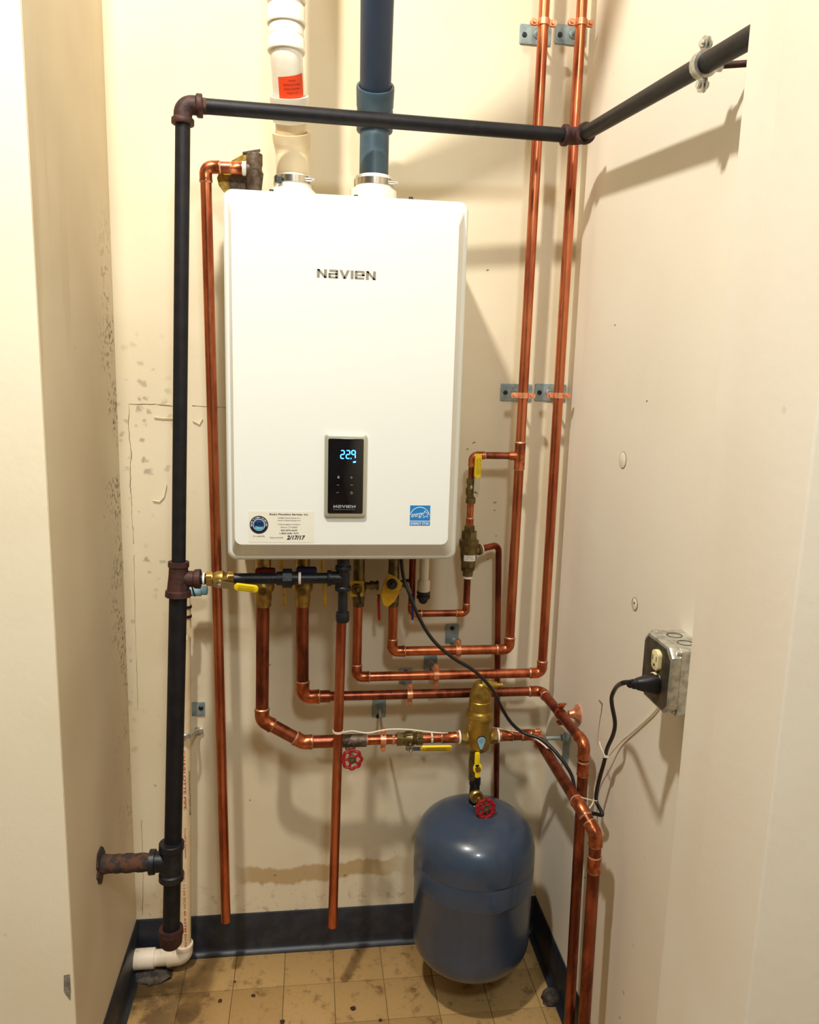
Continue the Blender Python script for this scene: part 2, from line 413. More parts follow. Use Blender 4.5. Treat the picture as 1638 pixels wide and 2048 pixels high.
def fe_elbow(p, d1, d2, r, root, mat='iron_fit', R=None):
    R = R or r * 1.7; t = R * math.tan(d1.angle(d2) / 2) + r * .9
    path = fillet([p - d1 * t, p, p + d2 * t], R, 9); L = sum((b - a).length for a, b in zip(path, path[1:]))
    return obj('elbow', G().sweep(path, prof=fe_bands(r, L), n=20), mat, root), t
def fe_tee(p, d, b, r, rb, root, mat='iron_fit', h=None):
    h = h or r * 2.3; d, b = V(d).normalized(), V(b).normalized()
    g = G().sweep([p - d * h, p + d * h], prof=fe_bands(r, 2 * h), n=20)
    Lb = r * 1.2 + rb * 1.7; g.sweep([p, p + b * Lb], prof=[(0, rb * 1.25), (Lb - rb * .75, rb * 1.25), (Lb - rb * .72, rb * 1.46), (Lb - .001, rb * 1.5), (Lb, rb * 1.44), (Lb, rb)], n=20)
    return obj('tee', g, mat, root), Lb
def ball_valve(name, label, c, d, stem, r, L, hdir, hlen, body='brass', grip='yellow', group=None, w_=.014, glen=None, printed=True):
    """two-piece ball valve: body with hex ends, stem with packing nut, flat lever with vinyl grip"""
    c, d, stem, hdir = V(c), V(d).normalized(), V(stem).normalized(), V(hdir).normalized()
    root = thing(name, label, 'valve', c - AZ * r * 1.7, group)
    g = G().lathe(c, d, [(-L / 2, r), (-L / 2, r * 1.42), (-L * .28, r * 1.42), (-L * .28, r * 1.2), (-L * .22, r * 1.35), (-L * .12, r * 1.66), (L * .10, r * 1.70), (L * .14, r * 1.45), (L * .27, r * 1.2), (L * .27, r * 1.42), (L / 2, r * 1.42), (L / 2, r)], 16)
    bo = obj('body', g, body, root)
    obj('end_nut', G().lathe(c, d, [(-L / 2 - .0005, r), (-L / 2 - .0005, r * 1.55), (-L * .30, r * 1.55), (-L * .30, r)], 6), body, bo)
    obj('end_nut', G().lathe(c, d, [(L * .30, r), (L * .30, r * 1.55), (L / 2 + .0005, r * 1.55), (L / 2 + .0005, r)], 6), body, bo)
    s0 = c + stem * r * 1.5
    obj('stem', G().lathe(s0, stem, [(-.004, r * .62), (.006, r * .62), (.006, r * .42), (.012, r * .42)], 12), body, root)
    hp = s0 + stem * .009; side = stem.cross(hdir).normalized()
    sl = hlen * .45; gl = glen or hlen * .62
    hd = obj('handle', G().slab(hp + hdir * (sl * .5 - .004), hdir, side, stem, sl + .016, w_ * .9, .0022, r=w_ * .4), 'steel', root)
    gr = obj('grip', G().slab(hp + hdir * (hlen - gl / 2) - stem * .001, hdir, side, stem, gl, w_, .0048, r=w_ * .45, ch=.0012), grip, hd)
    obj('handle_nut', G().lathe(hp + stem * .002, stem, [(0, r * .52), (.005, r * .52), (.006, r * .42)], 6).lathe(hp + stem * .0075, stem, [(0, r * .25), (.002, r * .2)], 10), 'steel', root)
    if printed:
        ux = hdir if hdir.dot(RMX) > -.3 and abs(hdir.z) < .8 else hdir
        for k, dv in enumerate((.28, 0, -.28)):
            uy = stem.cross(ux); q = hp + hdir * (hlen - gl / 2) + stem * .0041 + uy * dv * w_
            text('printed_line', ('CAUTION VALVE SAFETY', 'MANUAL SHUTOFF VALVE', 'TURN TO CLOSE SUPPLY')[k], q, ux, uy, gl * .66, w_ * .16, 'ink', gr)
    return root
RMX = AX
def wheel(root, c, ax, R, tube, mat='red', lobes=8):
    ax = V(ax).normalized(); u = perp(ax); w_ = ax.cross(u); c = V(c); n = 64
    rim = [c + (u * math.cos(2 * math.pi * k / n) + w_ * math.sin(2 * math.pi * k / n)) * R * (1 + .07 * math.cos(lobes * 2 * math.pi * k / n)) for k in range(n + 1)]
    h = obj('handwheel', G().sweep(rim, tube, n=8, caps=False, start=ax), mat, root)
    for k in range(lobes // 2 + 1):
        a = 2 * math.pi * k / (lobes // 2 + 1) + .3; d = u * math.cos(a) + w_ * math.sin(a)
        obj('spoke', G().sweep([c + d * R * .3, c + d * R], tube * .8, n=8), mat, h)
    obj('hub', G().lathe(c, ax, [(-.004, R * .46), (.002, R * .46), (.003, R * .40)], 18), mat, h)
    obj('name_disc', G().lathe(c + ax * .003, ax, [(0, R * .36), (.0012, R * .36), (.0012, R * .30)], 18), 'galv_dark', h)
    obj('screw', G().lathe(c + ax * .004, ax, [(0, R * .14), (.003, R * .14)], 6), 'brass', h)
def split_ring(root, c, d, ear, r, mat='copper_bright', wd=.0125, th=.0024, ears=.0125):
    """two half bands round a pipe with bolted ears"""
    c, d, ear = V(c), V(d).normalized(), V(ear).normalized()
    o = obj('ring_clamp', G().lathe(c, d, [(-wd / 2, r), (-wd / 2, r + th), (wd / 2, r + th), (wd / 2, r)], 24), mat, root)
    nrm = d.cross(ear).normalized()
    for s in (-1, 1):
        q = c + ear * s * (r + th + ears * .5)
        for k in (-1, 1): obj('ear', G().slab(q + nrm * (k * .0028 - .001), ear, d, nrm, ears + .004, wd, .002, r=wd * .42), mat, o)
        obj('bolt', G().lathe(q, nrm, [(-.008, wd * .30), (-.005, wd * .34), (-.005, wd * .16), (.005, wd * .16), (.005, wd * .34), (.008, wd * .30)], 12), mat, o)
    return o
def hanger(label, pc, pw, ph, rod0, pipe_c, pipe_d, ear, r, screws, group='zinc plate pipe hangers on the back wall'):
    root = thing('pipe_hanger', label, 'pipe hanger', V((pc.x, 0, pc.z)), group)
    pl = obj('wall_plate', G().slab(V((pc.x, 0, pc.z)), AX, AZ, -AY, pw, ph, .004, r=.003, ch=.0008), 'plate', root)
    for q in screws: obj('screw', G().lathe(V((q.x, -.004, q.z)), -AY, [(0, .0056), (.001, .0056), (.0026, .0036), (.0026, .0016), (.0016, .001)], 14), 'screw', pl)
    a = V((rod0.x, -.004, rod0.z)); b = V(pipe_c); b = b - (b - a).normalized() * r
    obj('boss', G().lathe(a, -AY, [(0, .0085), (.003, .0085), (.005, .006)], 16), 'plate', pl)
    obj('rod', G().sweep([a, b], .0034, n=10), 'rod', root)
    split_ring(root, pipe_c, pipe_d, ear, r)
    return root
def cable_tie(label, c, d, r, tail=None):
    root = thing('cable_tie', label, 'cable tie', c, 'cable ties holding the wires')
    obj('band', G().lathe(c, d, [(-.0022, r), (-.0022, r + .0012), (.0022, r + .0012), (.0022, r)], 24), 'tie', root)
    if tail: obj('tail', G().sweep(smooth(tail, 4), .0012, n=6), 'tie', root)

# ================================================================== THE SETTING
def struct(name, g, mat, parent=None):
    o = obj(name, g, mat, parent); 
    if not parent: o['kind'] = 'structure'
    return o
def quadbox(lo, hi): return G().box(lo, hi)
fl = struct('floor', quadbox((-2.4, -4.4, -.10), (2.4, 0.02, -.003)), 'slab')
S = .122; x0 = -.059 - 4 * S; tm = None
for i in range(10):
    for j in range(10):
        xa, ya = x0 + i * S, -.008 - (j + 1) * S
        if xa + S < XL or xa > XR: continue
        if tm is None:
            tl = obj('tile', G().slab(V((0, 0, -.003)), AX, AY, AZ, S - .0016, S - .0016, .003, ch=.0006), 'tile', fl); tm = tl.data
        else:
            tl = bpy.data.objects.new('tile', tm); COL.objects.link(tl); tl.parent = fl
        tl.location = (xa + S / 2, ya + S / 2, 0)
struct('wall_back', quadbox((XL - .15, 0, 0), (XR + .15, .1, ZC)), 'wall_back')
wl = struct('wall_left', quadbox((XL - .12, YFL, 0), (XL, 0, ZC)), 'wall_left')
struct('wall_front_left', quadbox((-2.4, YFL - .004, 0), (XL - .0005, YFL + .1, ZC)), 'wall_front')
struct('wall_right', quadbox((XR, YJ - .06, 0), (XR + .1, 0, ZC)), 'wall_right')
j0 = struct('trim_1', G().slab(V(((XJ + .9) / 2, YJ - .045, 0)), AX, AY, AZ, .9 - XJ, .09, ZC, r=.004), 'trim')
bx = atX(1480, 760, XJ - .012)
struct('trim_2', G().slab(V((XJ - .010 + .1, YJ - .155, 0)), AX, AY, AZ, .2, .13, ZC, r=.003), 'trim')
struct('wall_front_right', quadbox((.735, -4.4, 0), (.85, YJ - .30, ZC)), 'wall_front')
struct('wall_front_right_face', quadbox((.70, YJ - .30, 0), (2.4, YJ - .2, ZC)), 'wall_front')
struct('wall_rear', quadbox((-2.4, -4.5, 0), (2.4, -4.4, ZC)), 'room')
struct('wall_room_left', quadbox((-2.5, -4.4, 0), (-2.4, YFL, ZC)), 'room')
struct('ceiling', quadbox((-2.5, -4.5, ZC), (2.5, .1, ZC + .1)), 'ceiling')
def cove(name, a, b, inw):
    a, b, inw = V(a), V(b), V(inw); sec = [(0, 0), (.020, 0), (.020, .0025), (.012, .005), (.0065, .012), (.005, .022), (.005, .104), (.003, .107), (0, .107)]
    g = G(); g.loops([[p + inw * q[0] + AZ * q[1] for q in sec] for p in (a, b)]); struct(name, g, 'rubber')
cove('baseboard_back', (XL, 0, 0), (XR, 0, 0), -AY)
cove('baseboard_left', (XL, YFL + .002, 0), (XL, -.0, 0), AX)
cove('baseboard_right', (XR, YJ, 0), (XR, 0, 0), -AX)
wb = bpy.data.objects['wall_back']; wr = bpy.data.objects['wall_right']
def crack(px, Y=-.0004, r=.0009, parent=None, jag=3):
    pts = []
    for (a, b), (c_, d_) in zip(px, px[1:]):
        n = max(2, int(math.hypot(c_ - a, d_ - b) / 9))
        for k in range(n):
            f = k / n; pts.append(at(a + (c_ - a) * f + random.uniform(-jag, jag) * .5, b + (d_ - b) * f + random.uniform(-jag, jag) * .3, Y))
    pts.append(at(*px[-1], Y)); L = sum((q - p).length for p, q in zip(pts, pts[1:]))
    k = 14; obj('crack', G().sweep(pts, prof=[(L * i / k, r * random.uniform(.3, 1.2)) for i in range(k + 1)], n=5), 'crack', parent or wb)
crack([(258, 812), (258, 850), (262, 915), (260, 975)]); crack([(262, 975), (264, 1040), (267, 1088)], r=.0007)
crack([(258, 808), (300, 808), (345, 812)], r=.0008); crack([(385, 812), (455, 816)], r=.0008)
crack([(268, 1110), (270, 1240), (276, 1420)], r=.0004, jag=1); crack([(283, 1640), (286, 1760), (285, 1830)], r=.0005, jag=2)
def flake(px, w_, lift=.004):
    pts = [at(x, y, -.0008) for x, y in px]; g = G()
    for p in pts: g.v += [p, p + V((w_ * .4, -lift, w_ * .6)), p + V((w_ * .55, -lift * .7, w_ * .9))]
    for i in range(len(pts) - 1):
        for k in (0, 1): g.f.append((3 * i + k, 3 * i + 3 + k, 3 * i + 4 + k, 3 * i + 1 + k))
    obj('paint_flake', g, 'flake', wb)
flake([(305, 1003), (318, 1005), (328, 994), (333, 970)], .004); flake([(308, 836), (325, 838), (345, 838)], .003); flake([(385, 843), (398, 850), (405, 838)], .003)
for px, py in ((975, 540), (948, 885), (990, 1005), (989, 1020), (992, 1072), (935, 898), (976, 1118), (540, 1330), (500, 1600), (690, 1750), (550, 1750)):
    g = G().slab(at(px, py, -.0006), V((1, 0, .4)).normalized(), V((-.4, 0, 1)).normalized(), -AY, random.uniform(.003, .008), .002, .0005, r=.0008); obj('paint_nick', g, 'crack', wb)
def plug_patch(px, py, rw, rh):
    c = atX(px, py, XR); o = obj('filled_hole', G().extrude([(rw * math.cos(a * .2618), rh * math.sin(a * .2618)) for a in range(24)], c, AY, AZ, -AX, .0012, .0006), 'wall_right', wr)
    o2 = obj('hole_rim', G().ring(c - AX * .0004, AX, rh, .0008, m_=5), 'crack', wr)
plug_patch(1246, 920, .016, .016); plug_patch(1270, 1208, .010, .012)
obj('nail_hole', G().lathe(atX(1270, 1206, XR) + AX * .001, -AX, [(0, .0022), (.003, .002)], 8), 'slot', wr)
g = G()
pts = [(1198, 1400), (1205, 1408), (1203, 1425), (1200, 1440), (1195, 1480), (1196, 1510)]
obj('stain_run', g.sweep([atX(x, y, XR) for x, y in pts], prof=[(0, .0012), (.02, .0022), (.045, .0012), (.12, .0005)], n=5), 'crack', wr)
for px, py in ((1230, 650), (1294, 802), (1170, 1755), (1240, 2035)):
    obj('paint_nick', G().slab(atX(px, py, XR), AY, AZ, -AX, .006, .002, .0005, r=.0008), 'crack', wr)
wf = bpy.data.objects['wall_front_left']
pp = [(128, 1950), (140, 1948), (142, 1985), (141, 2000), (128, 1982)]
c0 = at(135, 1975, YFL - .004)
obj('chipped_plaster', G().extrude([((at(x, y, YFL - .004) - c0).x, (at(x, y, YFL - .004) - c0).z) for x, y in pp], c0, AX, AZ, -AY, .0012), 'mould', wf)

# ================================================================== WALL-HUNG HEATER
YF = -.31
hl, hr = at(449, 760, -.28).x, at(927, 760, -.28).x
hb, ht = at(680, 1122, -.28).z, at(690, 387, -.28).z
root = thing('wall_boiler', 'white wall-hung gas boiler with lettering and a black control panel', 'boiler', ((hl + hr) / 2, 0, hb))
fl_, fr_ = at(466, 760, YF).x, at(907, 760, YF).x; fb, ft = at(680, 1089, YF).z, at(690, 428, YF).z
def rr(x0, x1, z0, z1, y, r, n=6): return [V((p[0], y, p[1])) for p in rrect(x1 - x0, z1 - z0, r, n, (x0 + x1) / 2, (z0 + z1) / 2)]
R_ = [rr(hl, hr, hb, ht, -.035, .018), rr(hl, hr, hb, ht, -.262, .018)]
for a in (20, 45, 70, 90):
    s, c_ = math.sin(math.radians(a)), math.cos(math.radians(a)); i = .010 * (1 - c_)
    R_.append(rr(hl + i, hr - i, hb + i, ht - i, -.262 - .016 * s, .018 - i * .3))
def lerp(a, b, f): return a + (b - a) * f
q0 = (hl + .010, hr - .010, hb + .010, ht - .010)
R_.append(rr(*[lerp(a, b, .86) for a, b in zip(q0, (fl_, fr_, fb, ft))], -.278 - .028, .016))
R_.append(rr(*[lerp(a, b, .96) for a, b in zip(q0, (fl_, fr_, fb, ft))], -.3092, .014))
R_.append(rr(fl_, fr_, fb, ft, YF, .013))
cover = obj('cover', G().loops(R_), 'white', root, angle=30)
obj('mounting_bracket', G().box((hl + .04, -.0351, ht - .12), (hr - .04, 0, ht - .06)), 'galv', root)
obj('base_plate', G().box((hl + .02, -.25, hb - .003), (hr - .02, -.04, hb + .001)), 'dark', root)
for px, Y in ((543, -.245), (822, -.25), (712, -.24)): obj('lid_screw', G().lathe(V((at(px, 385, Y).x, Y, ht - .001)), AZ, [(0, .009), (.003, .009), (.003, .0045), (.008, .004)], 12), 'screw', root)
# lettering: wide block letters N a V I e N built from bars
def block_letters(c, W, H, mat, parent):
    t, v = .25, .34
    N = [[(0, 0), (v, 0), (v, 1), (0, 1)], [(1.2 - v, 0), (1.2, 0), (1.2, 1), (1.2 - v, 1)], [(0, 1), (v, 1), (1.2, 0), (1.2 - v, 0)]]
    a = [[(.12, 1 - t), (1.12, 1 - t), (1.06, 1), (.12, 1)], [(1.2 - v, 0), (1.2, 0), (1.2, .9), (1.12, 1), (1.2 - v, 1 - t)], [(.1, .40), (1.1, .40), (1.1, .60), (.1, .60)], [(.1, 0), (1.1, 0), (1.1, .2), (.1, .2)], [(0, .08), (.1, 0), (v, .2), (v, .40), (.1, .60), (0, .52)]]
    Vv = [[(0, 1), (v, 1), (.78, 0), (.46, 0)], [(1.24 - v, 1), (1.24, 1), (.78, 0), (.46, 0)]]
    I = [[(0, 0), (v, 0), (v, 1), (0, 1)]]
    e = [[(.1, 0), (1.15, 0), (1.15, .22), (.1, .22)], [(0, .1), (.1, 0), (v, .22), (v, .78), (.1, 1), (0, .9)], [(.1, .78), (v, .78), (1.2 - v, .78), (1.1, 1), (.1, 1)], [(1.2 - v, .40), (1.2, .40), (1.2, .9), (1.1, 1), (1.2 - v, .78)], [(v, .40), (1.2, .40), (1.2, .58), (v, .58)]]
    x = 0; allp = []
    for L, adv in ((N, 1.36), (a, 1.34), (Vv, 1.36), (I, .48), (e, 1.36), (N, 1.2)):
        allp.append([[(x + p[0], p[1]) for p in q] for q in L]); x += adv
    for L in allp:
        g = G()
        for q in L:
            b = len(g.v); g.v += [c + AX * ((p[0] / x - .5) * W) + AZ * ((p[1] - .5) * H) - AY * .0004 for p in q]; g.f.append(tuple(b + i for i in range(len(q))))
        obj('letter', g, mat, parent)
c0 = at(693, 549, YF); wv = at(752, 549, YF).x - at(634, 549, YF).x
block_letters(c0, wv, .0152, 'logo', cover)
# control panel
ca, cb = at(649, 868, YF), at(733, 1034, YF); cc = V(((at(692, 868, YF).x + at(690, 1034, YF).x) / 2, YF, (at(690, 868, YF).z + at(690, 1034, YF).z) / 2))
cw = at(735, 900, YF).x - at(650, 900, YF).x; chh = at(690, 868, YF).z - at(690, 1034, YF).z
pn = obj('control_panel', G().slab(cc, AX, AZ, -AY, cw, chh, .007, r=.006, ch=.004), 'silver', root)
sc = obj('screen', G().slab(cc - AY * .0068, AX, AZ, -AY, cw - .014, chh - .017, .0012, r=.003, ch=.0004), 'screen', pn)
ys = YF - .0083
def seg(cx, cz, w_, h, which):
    t = .0019; P = {'a': (0, h / 2, 1), 'g': (0, 0, 1), 'd': (0, -h / 2, 1), 'f': (-w_ / 2, h / 4, 0), 'b': (w_ / 2, h / 4, 0), 'e': (-w_ / 2, -h / 4, 0), 'c': (w_ / 2, -h / 4, 0)}
    g = G()
    for k in which:
        x, z, hz = P[k]; q = V((cx + x, ys, cz + z)); L = (w_ if hz else h / 2) - .0006
        g.extrude([(-L / 2, 0), (-L / 2 + t / 2, -t / 2), (L / 2 - t / 2, -t / 2), (L / 2, 0), (L / 2 - t / 2, t / 2), (-L / 2 + t / 2, t / 2)], q, AX if hz else AZ, AZ if hz else -AX, -AY, .0003)
    return g
for px, wh in ((685, 'abged'), (696, 'abged'), (707, 'abfgc')):
    q = at(px, 909, ys); obj('digit', seg(q.x, q.z, .0068, .0152, wh), 'led', pn)
q = at(702, 917, ys); obj('decimal_point', G().slab(V((q.x, ys, q.z)), AX, AZ, -AY, .002, .002, .0003), 'led', pn)
q = at(709, 924, ys); obj('unit_mark', G().slab(V((q.x, ys, q.z)), V((1, 0, .12)).normalized(), AZ, -AY, .0055, .003, .0003, r=.0008), 'led', pn)
q = at(677, 954, ys); g = G().ring(q + AZ * .0012, AY, .0012, .0003, 12, 5).slab(q - AZ * .0013, AX, AZ, -AY, .004, .0022, .0002); obj('icon', g, 'icon', pn)
q = at(703, 955, ys); obj('icon', G().slab(q, AX, AZ, -AY, .005, .0007, .0002).slab(q, AX, AZ, -AY, .0007, .005, .0002), 'icon', pn)
for px, py, ww in ((676, 970, .005), (703, 970, .005), (675, 985, .005)): obj('icon', G().slab(at(px, py, ys), AX, AZ, -AY, ww, .0006, .0002), 'icon', pn)
q = at(703, 986, ys); obj('icon', G().ring(q, AY, .0021, .0003, 16, 5).slab(q + AZ * .0018, AX, AZ, -AY, .0006, .0026, .0004), 'icon', pn)
block_letters(at(689, 1013, ys), .043, .0056, 'icon', pn)
text('small_print', 'CONDENSING GAS BOILER SYSTEM', at(688, 1019, ys), AX, AZ, .042, .0012, 'icon', pn)
# service sticker
yq = YF - .0006; ca, cb = at(497, 1022, yq), at(628, 1085, yq)
cst = (ca + cb) / 2; swd, sht = cb.x - ca.x, ca.z - cb.z
st = obj('service_sticker', G().slab(V((cst.x, YF, cst.z)), AX, AZ, -AY, swd, sht, .0004, r=.001), 'sticker', root, 'cream installer sticker with round blue badge and handwritten date')
yq = YF - .0005
def stx(s_, px, py, w_, h, bold=0.0, mat='ink', shear=0.0): text('printed_line', s_, at(px, py, yq), AX, AZ, w_, h, mat, st, bold=bold, shear=shear)
stx("Rick's Plumbing Service, Inc.", 578, 1029, .0745, .0046, .02)
stx('rick@ricksplumbing.com', 578, 1036, .044, .0026, .005); stx('www.ricksplumbing.com', 578, 1041, .044, .0026, .005)
stx('1350 Bridgeport Avenue', 578, 1049, .043, .0028); stx('Milford, CT 06460', 578, 1054.5, .032, .0026)
stx('203-874-6629', 578, 1060.5, .032, .0030, .01); stx('1-800-308-1573', 578, 1066.5, .037, .0030, .01)
stx('P1-204378', 518, 1072.5, .021, .0026); stx('Date of Install', 553, 1075, .025, .0026)
stx('2/17/17', 592, 1075, .036, .0085, .03, shear=.25)
bc = at(518, 1049.5, yq)
bd = obj('badge', G().extrude(circ(.0177, 32), bc, AX, AZ, -AY, .0003), 'navy', st)
obj('badge_ring', G().extrude(circ(.0117, 32), bc - AY * .0003, AX, AZ, -AY, .0002), 'es_white', st)
obj('badge_centre', G().extrude(circ(.0107, 32), bc - AY * .0005, AX, AZ, -AY, .0002), 'sky', st)
obj('badge_water', G().extrude([(-.0085, -.003), (-.006, -.0082), (0, -.0098), (.006, -.0082), (.0085, -.003), (.003, -.0045), (-.003, -.003)], bc - AY * .0007, AX, AZ, -AY, .0001), 'cyan', st)
text('badge_letters', 'RPS', bc - AY * .0008 + AZ * .001, AX, AZ, .015, .008, 'navy', st, bold=.03)
for k, chx in enumerate("RICK'S PLUMBING SERVICE INC"):
    if chx == ' ': continue
    a = math.radians(190 - k * 200 / 26); u = V((math.cos(a), 0, math.sin(a)))
    text('badge_letters', chx, bc + u * .0146 - AY * .0004, V((u.z, 0, -u.x)), u, .0015, .0026, 'es_white', st)
# efficiency label
ec = at(840, 1031, YF); ew = .0405; eh = .0405
es = obj('efficiency_label', G().slab(V((ec.x, YF, ec.z)), AX, AZ, -AY, ew, eh, .0004), 'es_blue', root, 'square blue efficiency label with a white star and arc')
ye = V((ec.x, YF - .0004, ec.z))
obj('divider', G().slab(ye - AZ * .0112, AX, AZ, -AY, ew, .0011, .0001), 'es_white', es)
text('caption', 'ENERGY STAR', ye - AZ * .0160, AX, AZ, ew * .9, .0056, 'es_white', es, bold=.012)
arc = [ye + V((.0195 * math.cos(math.radians(a)) - .0005, -.0002, .0205 * math.sin(math.radians(a)) - .004)) for a in range(12, 172, 8)]
obj('arc', G().sweep(arc, .0006, n=6), 'es_white', es)
sp = []
scn = ye + V((.0105, -.0002, .002))
for k in range(11):
    a = math.radians(90 + 8 + k * 36); rad = .0078 if k % 2 == 0 else .0036
    sp.append(scn + V((rad * math.cos(a), 0, rad * math.sin(a))))
obj('star', G().sweep(sp, .0006, n=6), 'es_white', es)
text('script', 'energy', ye + V((-.0055, 0, -.0005)), V((1, 0, .14)).normalized(), V((-.14, 0, 1)).normalized(), .024, .010, 'es_white', es, bold=.0, shear=.5)

# ================================================================== VENTS
YV = -.125
def vz(px, py): return at(px, py, YV)
root = thing('exhaust_vent', 'white plastic exhaust vent pipe with an orange label above the boiler', 'vent pipe', vz(586, 385))
zt = V((0, 0, 0))
vb, v1, v2, v3 = V((vz(586, 380).x, YV, ht)), vz(585, 300), at(577, 205, -.165), at(572.5, 105, -.205)
vtop = V((v3.x, v3.y, ZC)); r2 = .0305
zk = vz(586, 364).z - ht
obj('adapter', G().lathe(vb, AZ, [(-.002, .046), (zk - .020, .046), (zk - .014, .0385), (zk + .010, .0365), (zk + .010, .031)], 28), 'pvc', root)
ba = obj('band_clamp', G().lathe(vb + AZ * (zk - .007), AZ, [(0, .0355), (0, .0400), (.013, .0400), (.013, .0355)], 28), 'steel', root)
obj('clamp_screw', G().lathe(vb + V((.032, -.028, zk)), V((1, -.1, 0)), [(-.008, .0045), (.006, .0045), (.006, .003), (.011, .003)], 10), 'steel', ba)
obj('clamp_screw', G().slab(vb + V((-.026, -.034, zk - .006)), AX, AZ, -AY, .010, .012, .006, r=.001), 'screw', ba)
d13 = (v3 - v1).normalized()
def vp(py): return v1 + (v3 - v1) * ((300 - py) / (300 - 105.))
obj('lower_pipe', G().sweep(fillet([vb + AZ * .012, v1, vp(214)], .05), r2 * 1.0, n=28), 'pvc_old', root)
pth = fillet([vb + AZ * (zk + .006), v1, vp(262)], .06); Lb_ = sum((b - a).length for a, b in zip(pth, pth[1:]))
obj('bend', G().sweep(pth, prof=[(0, .0322), (.008, .0335), (Lb_ * .5, .0335), (Lb_ * .62, .0350), (Lb_ - .016, .0378), (Lb_, .0382), (Lb_, .0318), (Lb_ - .004, .0312)], n=28), 'pvc_old', root)
pa, pb = vp(240), vp(188); Lc = (pb - pa).length
obj('coupling', G().sweep([pa, pb], prof=[(0, .031), (0, .0345), (.010, .0352), (.014, .0372), (Lc, .0378), (Lc, .0322), (Lc - .004, .0312)], n=28), 'pvc', root)
pm = obj('pipe', G().sweep(fillet([vp(210), v3, vtop], .05), r2, n=28), 'pvc', root)
def vu(py): return V((v3.x, v3.y, at(572, py, v3.y - .02).z))
for (pa, pb, rk) in ((97, 68, 1.13), (68, 45, 1.06), (42, 5, 1.15), (-4, -60, 1.15)):
    a, b = vu(pa), vu(pb); L = (b - a).length
    obj('coupling', G().sweep([a, b], prof=[(0, r2), (0, r2 * rk), (.002, r2 * (rk + .03)), (.006, r2 * (rk + .03)), (.008, r2 * rk), (L - .002, r2 * rk), (L, r2 * rk - .001), (L, r2)], n=28), 'pvc', root)
ux = (AX + d13.cross(AX) * .28).normalized(); ux = (ux - d13 * ux.dot(d13)).normalized(); un = ux.cross(d13)
axp = vp(173); axp = axp + d13 * (at(579, 175, (axp + un * r2).y) - (axp + un * r2)).dot(d13)
lc2 = axp + un * r2
lb = bent('orange_label', lc2, ux, d13, r2, .054, .040, 'orange', root, skew=.10)
for k in range(4): text('printed_line', ('WARNING', 'VENT PIPE MUST BE CEMENTED', 'SEE INSTALLATION MANUAL', 'CATEGORY IV ONLY')[k], lc2 + d13 * (.012 - k * .007), ux, d13, (.014, .034, .032, .022)[k], .003, 'orange_ink', lb, lift=.0008, bend=(None, r2))
root = thing('intake_vent', 'blue-grey plastic air intake pipe with a wide coupling above the boiler', 'vent pipe', vz(748, 385))
xb = vz(748, 330).x; b0 = V((xb, YV, ht)); cl = [vz(748, 360), vz(748, 264), vz(750, 160), vz(758, 0)]
zk = vz(748, 369).z - ht
obj('adapter', G().lathe(b0, AZ, [(-.002, .048), (zk - .014, .048), (zk - .010, .040), (zk + .014, .037), (zk + .014, .031)], 28), 'pvc', root)
ba = obj('band_clamp', G().lathe(b0 + AZ * (zk - .006), AZ, [(0, .0355), (0, .0405), (.013, .0405), (.013, .0355)], 28), 'steel', root)
obj('clamp_screw', G().lathe(b0 + V((.035, -.026, zk)), V((1, -.1, 0)), [(-.008, .0048), (.006, .0048), (.006, .003), (.012, .003)], 10), 'steel', ba)
k1 = V((xb, YV, vz(748, 225).z)); k2 = at(751, 172, -.158); dk = (k2 - k1).normalized()
obj('pipe', G().sweep([b0 + AZ * .015, k1], .0298, n=28), 'grey_pvc2', root)
pth = fillet([V((xb, YV, vz(748, 264).z)), k1, k2], .05); La = sum((b - a).length for a, b in zip(pth, pth[1:]))
obj('coupling', G().sweep(pth, prof=[(0, .0300), (0, .0355), (.003, .037), (La / 2 - .004, .0368), (La / 2 - .002, .0362), (La / 2 + .002, .0362), (La / 2 + .004, .0372), (La - .004, .0380), (La, .0372), (La, .0325), (La - .004, .0315)], n=32), 'grey_pvc2', root)
k3 = k2 + dk * ((ZC - k2.z) / dk.z)
obj('pipe', G().sweep([k1, k3], .0308, n=28), 'grey_pvc', root)

# ================================================================== GAS LINE
rg, rl = .0138, .0178
P0, PC = at(366, 209, -.235), atX(1160, 273, .540)
T1, T2, PB = at(357, 1158, -.245), at(343, 1722, -.285), at(342, 1878, -.29)
PE = atX(1492, 80, .540); PE = PC + (PE - PC) * 1.06
root = thing('gas_pipe', 'black iron gas pipe framing the boiler with rusty threaded fittings', 'pipe', (PB.x, PB.y, PB.z - .02))
dn = (T1 - P0).normalized(); dh = (PC - P0).normalized(); dr = (PE - PC).normalized(); dl = (PB - T1).normalized()
_, t0 = fe_elbow(P0, -dn, dh, rg, root)
_, tc = fe_elbow(PC, dh, dr, rg, root)
obj('pipe', G().sweep([P0 + dh * (t0 - .006), PC - dh * (tc - .006)], rg, n=20), 'iron', root)
obj('thread_band', G().lathe(P0 + dh * t0, dh, [(-.001, rg), (-.001, rg * 1.03), (.007, rg * 1.03), (.007, rg)], 20), 'rust', root)
obj('pipe', G().sweep([PC + dr * (tc - .006), PE], rg, n=20), 'iron', root)
obj('pipe', G().sweep([P0 + dn * (t0 - .006), T1 - dn * .03], rg, n=20), 'iron', root)
hh = .036
g = G().sweep([T1 - dn * hh, T1 + dl * hh], prof=[(0, rg), (0, rg * 1.5), (.010, rg * 1.52), (.012, rg * 1.36), (.030, rg * 1.42), (.058, rl * 1.25), (.060, rl * 1.42), (.071, rl * 1.46), (.072, rl * 1.40), (.072, rl)], n=22)
